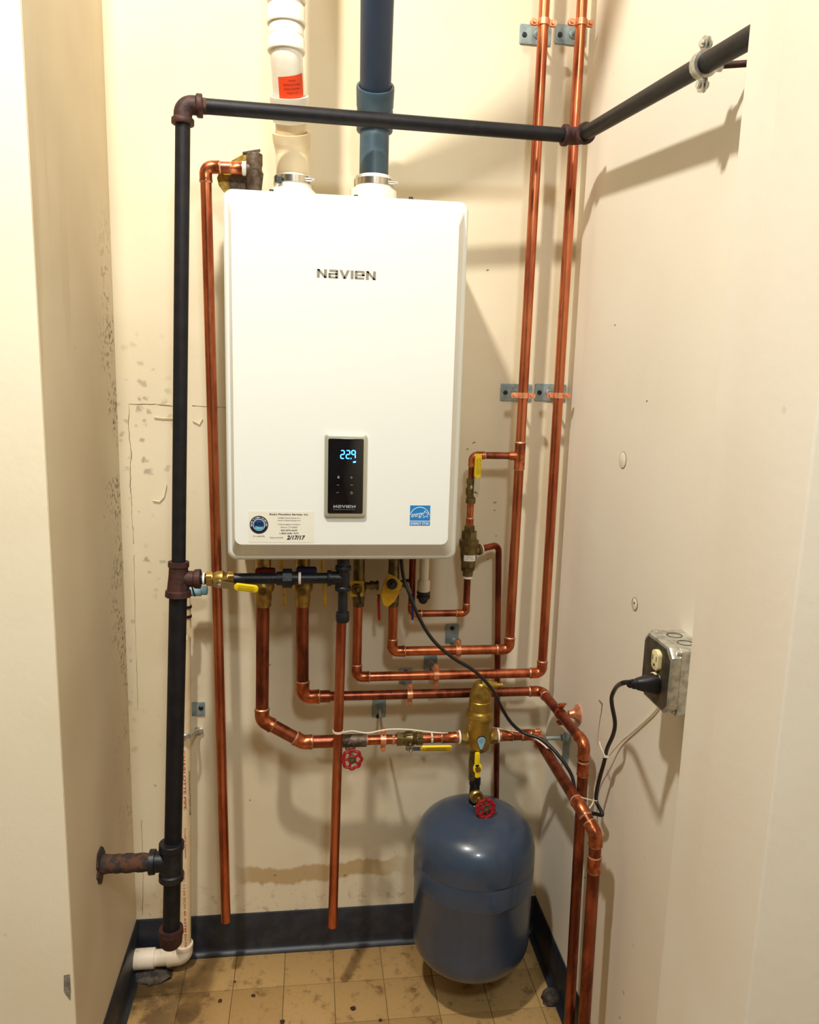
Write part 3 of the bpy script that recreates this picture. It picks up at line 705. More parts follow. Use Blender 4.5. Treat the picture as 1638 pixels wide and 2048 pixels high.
g.sweep([T1, T1 + AX * .044], prof=[(0, rg * 1.2), (.030, rg * 1.2), (.032, rg * 1.42), (.043, rg * 1.46), (.044, rg * 1.36), (.044, rg)], n=20)
obj('tee', g, 'iron_fit', root)
obj('pipe', G().sweep([T1 + dl * .03, PB], rl, n=20), 'iron', root)
d2 = (PB - T2).normalized()
g = G().sweep([T2 - d2 * .042, T2 + d2 * .042], prof=fe_bands(rl, .084, .015, 1.3, 1.45), n=22); g.sweep([T2, T2 - AX * .044], prof=[(0, rl * 1.2), (.032, rl * 1.2), (.033, rl * 1.42), (.044, rl * 1.45), (.044, rl)], n=20)
obj('tee', g, 'iron_black', root)
obj('cap', G().sweep([PB - d2 * .026, PB + d2 * .020], prof=[(0, rl), (0, rl * 1.40), (.012, rl * 1.46), (.014, rl * 1.36), (.034, rl * 1.30), (.042, rl * 1.0), (.046, rl * .5)], n=22), 'iron_fit', root)
wpt = V((XL + .0016, T2.y - .002, T2.z + .002))
g = G().sweep([T2 - AX * .04, wpt], prof=[(k * .0085, .0185 + random.uniform(-.001, .0012)) for k in range(int(((T2.x - .04) - XL) / .0085) + 1)] + [((T2.x - .04) - wpt.x, .0195)], n=22); obj('stub_pipe', g, 'rust', root, 'flaking rusty stub pipe going into the side wall')
rg_o = [( (.030 + .010 * math.sin(a * 3.1) + random.uniform(-.004, .005)) * math.cos(a * .3142), (.036 + random.uniform(-.004, .008)) * math.sin(a * .3142)) for a in range(20)]
obj('broken_plaster_rim', G().extrude(rg_o, wpt - AX * .0014, AY, AZ, AX, .004, .002), 'rust', root)
# gas branch below the boiler
YB = T1.y; zb = T1.z
def gb(px): return V((at(px, 1163, YB).x, YB, zb))
root = thing('gas_branch', 'black iron gas branch with union and tee running under the boiler', 'pipe', gb(560) - AZ * .02)
rb = .0112
obj('nipple', G().sweep([gb(392), gb(414)], rb, n=18), 'iron', root)
obj('thread_tape', G().lathe(gb(392), AX, [(-.002, rb), (-.002, rb * 1.12), (.003, rb * 1.1), (.003, rb)], 18), 'tape', root)
obj('thread_tape', G().lathe(gb(408), AX, [(-.002, rb), (-.002, rb * 1.1), (.002, rb * 1.1), (.002, rb)], 18), 'tape', root)
obj('pipe', G().sweep([gb(468), gb(556)], rb, n=18), 'iron_black', root)
u = gb(575)
obj('union', G().lathe(u, AX, [(-.022, rb), (-.022, rb * 1.25), (-.010, rb * 1.3), (-.010, rb * 1.5), (.010, rb * 1.5), (.010, rb * 1.25), (.022, rb * 1.25), (.022, rb)], 18), 'iron_black', root)
obj('union_nut', G().lathe(u, AX, [(-.0095, rb), (-.0095, rb * 1.85), (.009, rb * 1.85), (.009, rb)], 8), 'iron_black', root)
obj('thread_tape', G().lathe(gb(600), AX, [(-.003, rb), (-.003, rb * 1.14), (.002, rb * 1.14), (.002, rb)], 18), 'tape', root)
obj('pipe', G().sweep([gb(588), gb(670)], rb, n=18), 'iron_black', root)
obj('thread_tape', G().lathe(gb(664), AX, [(-.002, rb), (-.002, rb * 1.14), (.002, rb * 1.14), (.002, rb)], 18), 'tape', root)
TT = gb(686)
fe_tee(TT, AZ, -AX, rb, rb, root, 'iron_black', h=.026)
obj('riser', G().sweep([TT + AZ * .02, V((TT.x, TT.y, hb + .004))], .013, n=18), 'iron_black', root)
zc2 = at(686, 1228, YB).z
obj('drip_leg', G().sweep([TT - AZ * .02, V((TT.x, TT.y, zc2 - .01))], .0098, n=18), 'iron_black', root)
obj('cap', G().lathe(V((TT.x, TT.y, zc2 + .004)), -AZ, [(0, .0098), (0, .0135), (.004, .0142), (.018, .0142), (.021, .012), (.023, .006)], 18), 'iron_black', root)
vlab = gb(441)
ball_valve('ball_valve', 'brass gas ball valve with yellow lever beside the black iron gas tee', vlab, AX, V((.0, -1, -.22)), .0098, .054, V((1, 0, -.14)), .078, 'brass', w_=.0155)
# gas pipe clamp on the side wall
cg = atX(1407, 137, .540); cg = PC + dr * (cg - PC).dot(dr)
root = thing('pipe_clamp', 'galvanised split-ring clamp on the black gas pipe by the doorway', 'pipe clamp', cg)
split_ring(root, cg, dr, AZ, rg, 'galv', wd=.016, th=.0045, ears=.016)
obj('boss', G().lathe(cg, AX, [(rg, .008), (rg + .012, .008), (rg + .012, .005)], 12), 'galv', root)
fw = V((XR, cg.y - .05, cg.z - .004))
obj('rod', G().sweep([cg + V((.02, 0, 0)), V((XR, cg.y - .024, cg.z - .002))], .0048, n=10), 'iron_fit', root)
obj('wall_flange', G().slab(V((XR, cg.y - .032, cg.z - .014)), AY, AZ, -AX, .040, .075, .004, r=.018), 'iron_fit', root)

# ================================================================== RELIEF VALVE AND ITS DISCHARGE
YR = -.125; r34 = .0112; r1 = .0143; r12 = .0080
root = thing('copper_pipe', 'copper relief pipe hanging left of the boiler, open above the floor', 'pipe', at(452, 1842, YR))
pts = [at(482, 336, YR), at(411, 334, YR), at(452, 1842, YR)]
cu_run(root, pts, r34, 'copper')
cu_coupling(root, at(474, 337, YR), AX, r34, .022)
obj('thread_tape', G().lathe(at(489, 337, YR), AX, [(-.004, r34), (-.004, r34 * 1.22), (.004, r34 * 1.22), (.004, r34)], 18), 'tape', root)
rv = V((at(509, 345, YR).x, YR, at(509, 345, YR).z))
root = thing('relief_valve', 'bronze pressure relief valve with brass tag on top of the boiler', 'valve', (rv.x, YR, ht))
g = G().lathe(rv, AZ, [(ht - rv.z, .009), (ht - rv.z + .012, .012), (-.014, .0165), (-.002, .0180), (.004, .0150), (.010, .0150), (.014, .0162), (.034, .0162), (.036, .013)], 20)
g.sweep([rv + AZ * .006, rv + V((-.020, 0, .006))], .0125, n=16); obj('body', g, 'bronze', root)
obj('test_lever', G().slab(rv + V((-.006, .004, .038)), V((1, 0, .22)).normalized(), AY, AZ, .036, .012, .003, r=.004), 'galv_dark', root)
yt = YR + .024; ct = at(468, 350, yt)
obj('tag', G().extrude([((at(x, y, yt) - ct).x, (at(x, y, yt) - ct).z) for x, y in ((500, 306), (486, 309), (466, 320), (440, 341), (434, 356), (438, 372), (448, 385), (500, 385), (506, 340))], ct, AX, AZ, V((0, -1, 0)), .0014), 'brass_plate', root)
obj('tag_disc', G().extrude(circ(.024, 24), at(482, 366, yt - .003), AX, AZ, V((0, -1, 0)), .001), 'bronze', root)

# ================================================================== COPPER RUNS
# run 1: return loop with 45 degree offset, towards the separator, then along the side wall
Y1 = -.155
z1 = at(800, 1478, Y1).z
def r1p(px): return V((at(px, 1478, Y1).x, Y1, z1))
A0, A1, A2 = at(526, 1195, Y1), at(524, 1440, Y1), V((at(606, 1481, Y1).x, Y1, z1))
E1 = V((.528, Y1, z1)); E2 = atX(1160, 1624, .528); E2.z = z1; E3 = atX(1192, 1668, .545); E4 = V((E3.x, E3.y - .018, 0)); E3b = V((E3.x, E3.y - .006, E3.z - .02))
root = thing('copper_pipe', 'copper pipe bending through 45 degrees left of the red-wheel drain valve', 'pipe', A0)
cu_run(root, [A0, A1, A2, r1p(676)], r1, 'copper_dark', rs=[r1, r1, r1])
root = thing('copper_pipe', 'short copper nipple between the dark tee and the ball valve', 'pipe', r1p(755))
obj('pipe', G().sweep([r1p(724), r1p(797)], r34, n=18), 'copper', root)
obj('solder_joint', G().lathe(r1p(733), AX, [(-.002, r34 * 1.14), (.003, r34 * 1.02)], 18), 'solder', root)
obj('solder_joint', G().lathe(r1p(787), -AX, [(-.002, r34 * 1.14), (.003, r34 * 1.02)], 18), 'solder', root)
root = thing('copper_pipe', 'short copper nipple feeding the left port of the brass air separator', 'pipe', r1p(880))
obj('pipe', G().sweep([r1p(842), r1p(925)], r34, n=18), 'copper', root)
cu_coupling(root, r1p(898), AX, r34, .034)
root = thing('copper_pipe', 'copper pipe running forward from the air separator and down before the side wall', 'pipe', (E4.x, E4.y, 0))
cu_run(root, [r1p(985), E1, E2, E3, E4], r34 * 1.06, 'copper_dark', R=.020)
cu_coupling(root, r1p(1012), AX, r34, .028)
d3 = (E4 - E3).normalized(); cu_coupling(root, E3 + d3 * .062, d3, r34 * 1.06, .03)
# tee with drain valve
root = thing('drain_valve', 'dark bronze tee with a red handwheel drain, left of the yellow-lever ball valve', 'valve', r1p(700) - AZ * .06)
tc_ = r1p(700)
obj('tee', G().lathe(tc_, AX, [(-.037, r34), (-.037, .0150), (.037, .0150), (.037, r34)], 20).lathe(tc_, V((0, -1, -.35)), [(0, .012), (.022, .012)], 16), 'bronze', root)
sd = V((.02, -1, -.55)).normalized()
obj('bonnet', G().lathe(tc_, sd, [(.012, .0105), (.026, .0105), (.026, .0085), (.032, .0085)], 6), 'steel', root)
obj('stem', G().lathe(tc_, sd, [(.03, .0045), (.058, .0045)], 10), 'brass', root)
wheel(root, at(704, 1519, Y1 - .052), V((0, -1, .12)), .0205, .0036)
vv = r1p(819)
ball_valve('ball_valve', 'tarnished brass ball valve with yellow lever left of the air separator', vv, AX, V((0, -1, -.55)), .0108, .058, V((1, 0, -.02)), .096, 'brass_dark', w_=.0165, glen=.074)
# run 2
Y2 = -.092
z2 = at(800, 1389, Y2).z
B0, B1 = at(605, 1200, Y2), V((at(605, 1389, Y2).x, Y2, z2))
B2 = V((.557, Y2, z2)); B3 = atX(1167, 1512, .567); B3.z = z2; B4 = V((B3.x, B3.y - .03, 0))
root = thing('copper_pipe', 'lowest horizontal copper pipe turning forward to the side wall and down to the floor', 'pipe', (B4.x, B4.y, 0))
cu_run(root, [B0, B1, V((at(660, 1389, Y2).x, Y2, z2))], r1, 'copper_dark', R=.024)
cu_run(root, [V((at(650, 1389, Y2).x, Y2, z2)), B2, B3, B4], r34, 'copper_dark', R=.020)
cu_coupling(root, B3 + (B4 - B3).normalized() * .055, (B4 - B3), r34, .028)
# run 3 and 4
Y3 = -.078; z3 = at(880, 1350, Y3).z
C0 = at(716, 1195, Y3); C1 = V((at(713, 1350, Y3).x, Y3, z3)); C2 = V((at(1083, 1350, Y3).x, Y3, z3)); C3 = V((at(1165, 0, Y3).x, Y3, ZC))
root = thing('copper_pipe', 'outer copper riser nearest the side wall with its lower horizontal leg', 'pipe', C1)
cu_run(root, [C0, C1, C2, C3], r34, 'copper', R=.018)
Y4 = -.078; z4 = at(880, 1301, Y4).z
D0 = at(787, 1200, Y4); D1 = V((at(784, 1301, Y4).x, Y4, z4)); D2 = V((at(1018, 1301, Y4).x, Y4, z4)); D3 = V((at(1092, 0, Y4).x, Y4, ZC))
root = thing('copper_pipe', 'inner copper riser right of the boiler with a tee to the feed valve', 'pipe', D1)
cu_run(root, [D0, D1, D2, D3], r34, 'copper', R=.018)
tz = at(1043, 912, Y4).z; TT4 = D2 + (D3 - D2) * ((tz - D2.z) / (D3.z - D2.z)); du = (D3 - D2).normalized()
te = obj('tee', G().lathe(TT4, du, [(-.030, r34), (-.030, r34 * 1.18), (-.027, r34 * 1.12), (.027, r34 * 1.12), (.030, r34 * 1.18), (.030, r34)], 18).lathe(TT4, -AX, [(0, r12 * 1.3), (.020, r12 * 1.25), (.024, r12 * 1.15), (.026, r12 * 1.15)], 16), 'copper_fit', root)
for s in (-1, 1): obj('solder_joint', G().lathe(TT4 + du * s * .03, du * s, [(-.001, r34 * 1.14), (.003, r34 * 1.02)], 18), 'solder', te)
# feed line with backflow preventer
YK = Y4; xk = at(938, 1080, YK).x
def kz(py): return V((xk, YK, at(938, py, YK).z))
root = thing('copper_pipe', 'small copper feed pipe from the riser tee down to the brass feed valve', 'pipe', kz(960))
cu_run(root, [V((TT4.x - .022, YK, TT4.z)), V((xk, YK, TT4.z)), kz(972)], r12, 'copper_dark', R=.016)
cu_coupling(root, V((at(962, 912, YK).x, YK, TT4.z)), AX, r12, .016)
ball_valve('ball_valve', 'small brass feed valve with an upright yellow lever right of the boiler', kz(982), AZ, V((.42, -1, 0)), .0074, .056, V((.02, 0, 1)), .088, 'brass_dark', w_=.0165, glen=.056)
root = thing('copper_pipe', 'short copper nipple between the feed valve and the backflow preventer', 'pipe', kz(1058))
obj('pipe', G().sweep([kz(1000), kz(1062)], r12, n=16), 'copper_fit', root); cu_coupling(root, kz(1046), AZ, r12, .022)
root = thing('backflow_preventer', 'tarnished brass backflow preventer with a white label right of the boiler', 'valve', kz(1160))
def hz(py): return kz(py).z
zz = [(hz(1152), .0095), (hz(1152), .0115), (hz(1136), .0135), (hz(1134), .0165), (hz(1124), .0168), (hz(1122), .0175), (hz(1108), .0195), (hz(1098), .0200), (hz(1092), .0225), (hz(1080), .0230), (hz(1078), .0165), (hz(1072), .0150)]
bdy = obj('body', G().lathe(V((xk, YK, 0)), AZ, zz, 24), 'brass_dark', root)
obj('union_nut', G().lathe(V((xk, YK, 0)), AZ, [(hz(1077), .012), (hz(1077), .0178), (hz(1062), .0178), (hz(1062), .012)], 8).lathe(V((xk, YK, 0)), AZ, [(hz(1063), .0125), (hz(1052), .0122), (hz(1050), .0095)], 12), 'brass_dark', root)
obj('lower_nut', G().lathe(V((xk, YK, 0)), AZ, [(hz(1141), .010), (hz(1141), .0162), (hz(1128), .0162), (hz(1128), .010)], 6), 'brass_dark', root)
obj('thread_tape', G().lathe(V((xk, YK, 0)), AZ, [(hz(1156), .008), (hz(1156), .0120), (hz(1152), .0120), (hz(1152), .008)], 16), 'tape', root)
op = kz(1104); od = (V((at(1004, 1100, YK).x, -.043, op.z + .010)) - op).normalized()
obj('side_port', G().lathe(op, od, [(0, .011), (.026, .011), (.026, .0135), (.033, .0135), (.033, .009)], 14), 'brass_dark', root)
obj('thread_tape', G().lathe(op + od * .034, od, [(0, .008), (0, .0118), (.003, .0118), (.003, .008)], 16), 'tape', root)
lbl = bent('label', kz(1113) - AY * .0202, AX, AZ, .0202, .030, .014, 'sticker', root)
text('printed_line', 'BACKFLOW', kz(1111) - AY * .0202, AX, AZ, .014, .0022, 'ink', lbl, lift=.0008); text('printed_line', '+  (o)', kz(1115) - AY * .0202, AX, AZ, .018, .0034, 'ink', lbl, lift=.0008)
root = thing('copper_pipe', 'thin copper discharge pipe from the backflow preventer down behind the tank', 'pipe', at(992, 1640, YK))
xd = at(1004, 1110, YK).x
pk = op + od * .036; pe = pk + od * ((xd - pk.x) / od.x); pf = at(991, 1700, -.030)
obj('pipe', G().sweep(fillet([pk, pe, pf], .016), r12 * .95, n=16), 'copper_dark', root)
root = thing('copper_pipe', 'U-shaped small copper pipe looping under the boiler to the backflow preventer', 'pipe', kz(1225))
ub = kz(1226); ul = V((at(823, 1226, YK).x, YK, ub.z))
cu_run(root, [kz(1150), ub, ul, V((ul.x - .001, YK, hb + .002))], r12, 'copper_dark', R=.014)

# ================================================================== SERVICE VALVES UNDER THE BOILER
def stub(root, px, Y, py0, py1, r_, mat='brass'):
    x = at(px, py1, Y).x; z1_ = at(px, py1, Y).z
    return V((x, Y, z1_))
def service(label, px, Y, kind):
    base = at(px, 1212, Y); root = thing('service_valve', label, 'valve', base)
    rr_ = .0165 if kind < 2 else .0128
    zt_ = hb - base.z
    mid = at(px, 1178, Y).z - base.z
    g = G().lathe(base, AZ, [(0, rr_ * .80), (0, rr_ * 1.02), (.012, rr_ * 1.02), (.018, rr_ * 1.10), (mid - .010, rr_ * 1.05), (mid, rr_ * 1.42), (mid + .012, rr_ * 1.42), (mid + .020, rr_ * 1.05), (zt_, rr_ * .95)], 18)
    g.lathe(base + AZ * mid, -AY, [(0, .011), (rr_ * 1.42, .011), (rr_ * 1.42, .0085), (rr_ * 1.5, .0085)], 16)
    obj('body', g, 'brass' if kind < 2 else 'brass_dark', root)
    obj('hex_collar', G().lathe(base + AZ * (zt_ - .022), AZ, [(0, rr_), (0, rr_ * 1.3), (.012, rr_ * 1.3), (.012, rr_)], 6), 'brass', root)
    if kind < 2: obj('port_plug', G().lathe(base + AZ * mid - AY * rr_ * 1.45, -AY, [(0, .0065), (.003, .0065), (.003, .0028)], 12), 'brass_dark', root)
    return root, base, mid, rr_
v, b, mid, q = service('brass service valve with a dull red wing handle under the boiler', 527, Y1, 0)
hp = at(531, 1142, Y1 - .036)
obj('wing_handle', G().slab(hp, AX, AZ, -AY, .042, .015, .010, r=.005, ch=.002), 'red_dark', v); obj('stem', G().sweep([b + AZ * (hp.z - b.z), hp], .005, n=10), 'brass', v)
v, b, mid, q = service('brass service valve with a dark blue wing handle under the boiler', 605, Y2, 1)
hp = at(613, 1141, Y2 - .045)
obj('wing_handle', G().slab(hp, AX, AZ, -AY, .045, .018, .010, r=.005, ch=.002), 'blue', v); obj('stem', G().sweep([b + AZ * (hp.z - b.z), V((b.x, hp.y, hp.z))], .005, n=10), 'brass', v)
v, b, mid, q = service('brass service valve with a square yellow handle plate and black lever', 717, Y3, 2)
hp = at(714, 1177, Y3 - .030)
hd = obj('handle_plate', G().slab(hp, AX, AZ, -AY, .031, .036, .003, r=.002), 'yellow_dark', v)
obj('packing_nut', G().lathe(hp - AY * .003, -AY, [(0, .0125), (.004, .0125), (.006, .010), (.006, .0055), (.011, .0055), (.012, .004)], 20), 'brass_dark', hd)
obj('black_lever', G().slab(hp + V((.005, -.010, -.018)), V((.25, 0, -1)).normalized(), V((1, 0, .25)).normalized(), -AY, .032, .006, .003, r=.002), 'black', hd)
sn = V((b.x, Y3 + .004, at(717, 1172, Y3).z))
obj('side_drain', G().lathe(sn, AX, [(.008, .008), (.026, .008), (.026, .0112), (.034, .0112), (.034, .009), (.040, .009), (.040, .0118), (.046, .0118)], 14), 'brass_dark', v)
lv = obj('drain_lever', G().slab(at(752, 1192, Y3 - .012), V((.75, 0, -.66)).normalized(), V((.66, 0, .75)).normalized(), -AY, .026, .005, .0015, r=.002), 'steel', v)
obj('lever_sleeve', G().sweep([at(757, 1189, Y3 - .012), at(758, 1222, Y3 - .013), at(759, 1253, Y3 - .012)], prof=[(0, .0036), (.03, .0034), (.058, .0030), (.062, .002)], n=10, flat=.6), 'red', lv)
v, b, mid, q = service('brass service valve with a folded yellow handle tag near the black cord', 786, Y4, 3)
c0 = at(783, 1175, Y4 - .028)
pol = [(762, 1190), (766, 1170), (776, 1147), (790, 1152), (805, 1166), (798, 1186), (788, 1203), (775, 1214), (766, 1208)]
hd = obj('handle_plate', G().extrude([((at(x, y, c0.y) - c0).x, (at(x, y, c0.y) - c0).z) for x, y in pol], c0, AX, AZ, V((0, -1, 0)), .004, .001), 'yellow_dark', v)
obj('packing_nut', G().lathe(at(784, 1168, c0.y - .004), -AY, [(0, .0125), (.003, .0125), (.005, .010), (.005, .0055), (.010, .0055), (.011, .004)], 20), 'screw', hd)
sn = V((b.x, Y4 + .004, at(786, 1168, Y4).z))
obj('side_drain', G().lathe(sn, AX, [(.008, .008), (.024, .008), (.024, .0110), (.034, .0110), (.040, .009)], 14), 'brass_dark', v)
lv = obj('drain_lever', G().slab(at(818, 1176, Y4 - .015), V((.4, 0, -1)).normalized(), V((1, 0, .4)).normalized(), -AY, .030, .005, .0015, r=.002), 'steel', v)
obj('lever_sleeve', G().sweep([at(826, 1192, Y4 - .014), at(825, 1242, Y4 - .014)], prof=[(0, .0036), (.035, .0034), (.054, .003), (.058, .002)], n=10, flat=.6), 'blue', lv)
for px, lab in ((568, 'thin yellow strap hanging under the boiler left of the blue handle'), (649, 'thin yellow strap hanging under the boiler left of the black tee')):
    a, m_, b_ = at(px - 4, 1150, -.10), at(px, 1178, -.11), at(px + 1, 1212, -.11)
    single('yellow_strap', G().sweep(smooth([V((a.x, a.y, hb)), a, m_, b_], 5), .0034, n=8, flat=.3), 'yellow_dark', lab, 'strap', 'yellow straps under the boiler')
# condensate outlet
cx_ = at(848, 1150, -.10)
root = thing('condensate_drain', 'white plastic condensate outlet with a black clip under the boiler corner', 'drain fitting', at(848, 1205, -.10))
def cz(py): return at(848, py, -.10).z
obj('tube', G().lathe(V((cx_.x, -.10, 0)), AZ, [(cz(1165), .0105), (hb, .0115)], 18), 'pvc', root)
obj('nut', G().lathe(V((cx_.x, -.10, 0)), AZ, [(cz(1186), .0125), (cz(1184), .0145), (cz(1163), .0145), (cz(1160), .0120)], 12), 'pvc', root)
obj('clip', G().lathe(V((cx_.x, -.10, 0)), AZ, [(cz(1207), .005), (cz(1203), .010), (cz(1196), .0125), (cz(1196), .0158), (cz(1191), .0158), (cz(1191), .0125), (cz(1187), .0125), (cz(1187), .0158), (cz(1182), .0158), (cz(1182), .012)], 14), 'black', root)

# ================================================================== AIR SEPARATOR, TANK
xs_ = r1p(957).x; ax0 = V((xs_, Y1, 0))
def sz(py): return at(957, py, Y1).z
root = thing('air_separator', 'golden brass air separator with a pale blue drop label above the tank', 'air separator', V((xs_, Y1, sz(1500))))
obj('body', G().lathe(ax0, AZ, [(sz(1502), .010), (sz(1500), .018), (sz(1494), .027), (sz(1484), .0305), (sz(1438), .0305), (sz(1436), .0318), (sz(1426), .0322), (sz(1422), .0300)], 30).sweep([r1p(928), r1p(990)], .0165, n=18), 'brass_gold', root)
obj('collar', G().lathe(ax0, AZ, [(sz(1436), .0318), (sz(1434), .0332), (sz(1428), .0332), (sz(1425), .0310), (sz(1419), .0270)], 30), 'brass_gold', root)
zc_, zt2 = sz(1421), sz(1364)
rings = []
for f, rad, dx in ((0, .0262, 0), (.36, .0262, 0), (.38, .0248, 0), (.44, .0248, 0), (.46, .0255, 0), (.56, .0250, 0), (.88, .0190, .001), (.97, .0172, .002), (1.0, .0150, .002)):
    z = zc_ + (zt2 - zc_) * f; n = 26; rg2 = []
    for k in range(n):
        a = 2 * math.pi * k / n; rg2.append(V((xs_ + dx + rad * math.cos(a), Y1 + rad * math.sin(a), z + max(0, f - .5) * .0 )))
    rings.append(rg2)
cp = obj('vent_cap', G().loops(rings), 'brass_gold', root)
nz = V((xs_, Y1 - .004, sz(1370)))
obj('vent_nozzle', G().lathe(nz, AX, [(0, .0150), (.019, .0140), (.027, .0095), (.036, .0085), (.036, .0058), (.046, .0052), (.046, .0068), (.049, .0068)], 14), 'brass_gold', cp)
obj('valve_core', G().lathe(nz, AX, [(.049, .0022), (.055, .0022)], 8), 'steel', cp)
for s in (-1, 1):
    o_ = V((xs_, Y1, z1))
    obj('port_nut', G().lathe(o_, AX * s, [(.030, .0145), (.030, .0185), (.041, .0185), (.041, .0150), (.045, .0150), (.045, .011)], 8), 'brass', root)
    obj('thread_tape', G().lathe(o_, AX * s, [(.044, .011), (.044, .0158), (.048, .0158), (.048, .011)], 18), 'tape', root)
lz = sz(1474); un = -AY
drop = [(.0098 * math.cos(math.radians(a)), .006 + .0098 * math.sin(math.radians(a))) for a in range(-20, 201, 17)] + [(-.0052, -.008), (-.003, -.0145), (0, -.0165), (.003, -.0145), (.0052, -.008)]
def drop_on(R, k, mat, lift):
    g = G(); vs = [V((xs_ + R * math.sin(p[0] * k / R), Y1 - R * math.cos(p[0] * k / R) - lift, lz + p[1] * k)) for p in drop]
    cen = V((xs_, Y1 - R - lift, lz + .004 * k)); g.v = vs + [cen]; n = len(vs); g.f = [(i, (i + 1) % n, n) for i in range(n)]
    return g
lb = obj('drop_label', drop_on(.0305, 1.12, 'ink', .0004), 'navy', root, 'pale blue drop-shaped label')
obj('drop_face', drop_on(.0305, .98, 'aqua', .0009), 'aqua', lb)
for k in range(3): text('printed_line', ('AIR', 'SEPARATOR', 'VALVE')[k], V((xs_, Y1 - .0305, lz + .010 - k * .004)), AX, AZ, (.006, .014, .008)[k], .002, 'sky', lb, lift=.0014)
# isolation valve below, tank cross, drain
root = thing('tank_valve', 'slim brass valve with an upright yellow tee handle under the air separator', 'valve', V((xs_, Y1, sz(1560))))
xv = at(948, 1530, Y1).x
def tzp(py): return at(950, py, Y1).z
obj('body', G().lathe(V((xv, Y1, 0)), AZ, [(tzp(1562), .0085), (tzp(1558), .0118), (tzp(1546), .0120), (tzp(1540), .0132), (tzp(1520), .0132), (tzp(1512), .0118), (tzp(1500), .0118)], 18), 'brass_dark', root)
hp = at(955, 1536, Y1 - .028)
obj('handle', G().slab(hp + AZ * .0, AX, AZ, -AY, .0205, .022, .004, r=.008, ch=.001).slab(hp + AZ * .022 + AX * -.002, AX, AZ, -AY, .0115, .036, .004, r=.004, ch=.001).slab(hp - AZ * .016, AX, AZ, -AY, .011, .014, .004, r=.003, ch=.001), 'yellow', root)
obj('handle_screw', G().lathe(hp - AY * .004, -AY, [(0, .0065), (.003, .0065), (.004, .0035)], 14), 'brass', root); obj('stem', G().sweep([V((xv, Y1, hp.z)), hp], .005, n=10), 'brass', root)
root = thing('tank_fitting', 'black iron fitting with a brass plug standing on top of the tank', 'pipe fitting', V((xv, Y1, tzp(1605))))
xf = at(949, 1580, Y1).x
obj('body', G().lathe(V((xf, Y1, 0)), AZ, [(tzp(1612), .0105), (tzp(1604), .0125), (tzp(1590), .0125), (tzp(1570), .0120), (tzp(1568), .0136), (tzp(1556), .0136), (tzp(1555), .010)], 18), 'iron_black', root)
obj('blue_tape', G().lathe(V((xv, Y1, 0)), AZ, [(tzp(1556), .009), (tzp(1556), .0112), (tzp(1552), .0112), (tzp(1552), .009)], 16), 'grey_pvc2', root)
bp = at(951, 1591, Y1 - .013)
obj('brass_plug', G().lathe(bp, V((.1, -1, .1)), [(-.008, .011), (.002, .0158), (.010, .0158), (.013, .0125), (.013, .009), (.011, .0085), (.011, .003)], 18), 'brass', root)
root = thing('tank_drain_valve', 'brass drain valve with a red handwheel on the blue-grey tank', 'valve', at(971, 1617, Y1 - .06))
sd = (at(971, 1617, Y1 - .055) - at(956, 1596, Y1 - .012)).normalized(); s0 = at(956, 1596, Y1 - .014)
obj('bonnet', G().lathe(s0, sd, [(0, .0085), (.016, .0085), (.016, .0065), (.036, .0045), (.046, .0045)], 12), 'brass', root)
wheel(root, at(971, 1617, Y1 - .058), V((.12, -1, .12)), .0205, .0042, lobes=10)
tcx = V((at(948, 1700, -.186).x, -.186, 0)); tr = .1415
root = thing('expansion_tank', 'blue-grey steel expansion tank hanging over the tiled floor', 'tank', (tcx.x, tcx.y, .085))
ztop = tzp(1606); zc0 = .415
s1, s2 = at(945, 1832, tcx.y - tr).z, at(945, 1788, tcx.y - tr).z
def sup(f, e): return max(0, 1 - f ** e) ** (1 / e)
rb_ = tr - .0025; zb0, zb1 = .098, .185
prof = [(zb1 - (zb1 - zb0) * f, rb_ * sup(f, 3.0)) for f in (1, .995, .97, .93, .86, .76, .64, .5, .34, .16, 0)]
prof += [(s1 - .004, rb_), (s1 - .001, tr - .0015), (s1 + .002, tr), (s2 - .004, tr), (s2, tr - .0015), (s2 + .004, tr)]
zc0 = .375
prof += [(zc0 + (ztop - zc0) * f, tr * sup(f, 2.9)) for f in (0, .1, .2, .3, .4, .5, .6, .7, .78, .85, .9, .94, .97, .99, .998, 1)]
obj('shell', G().lathe(tcx, AZ, prof, 48), 'tank', root, angle=25)
obj('top_boss', G().lathe(tcx + V((xf - tcx.x, Y1 - tcx.y, 0)), AZ, [(ztop - .02, .022), (ztop - .004, .020), (ztop + .002, .015)], 20), 'tank', root)

# ================================================================== HANGERS
up3 = (C3 - C2).normalized(); up4 = (D3 - D2).normalized()
def on(p0, d, z): return p0 + d * ((z - p0.z) / d.z)
for nm, y_pl, yc, pcs in (('upper', 71, 46, ((1070, 1091), (1141, 1160))), ('middle', 785, 791, ((1032, 1047), (1100, 1113)))):
    for k, (pcx, pix) in enumerate(pcs):
        pc = at(pcx, y_pl, 0); z = at(pix, yc, Y4).z
        base, up = ((D2, up4), (C2, up3))[k]; c_ = on(base, up, z)
        wd = at(pcx + 31, y_pl, 0).x - at(pcx - 31, y_pl, 0).x
        hanger(f'{"zinc plate hanger holding the inner copper riser" if k == 0 else "zinc plate hanger holding the outer copper riser"} {"near the top of the photo" if nm == "upper" else "beside the boiler control height"}',
               pc, wd, .040, at(pix - (18 if k == 0 else 16), y_pl, 0), c_, up, AX, r34, [at(pcx - 22, y_pl, 0)])
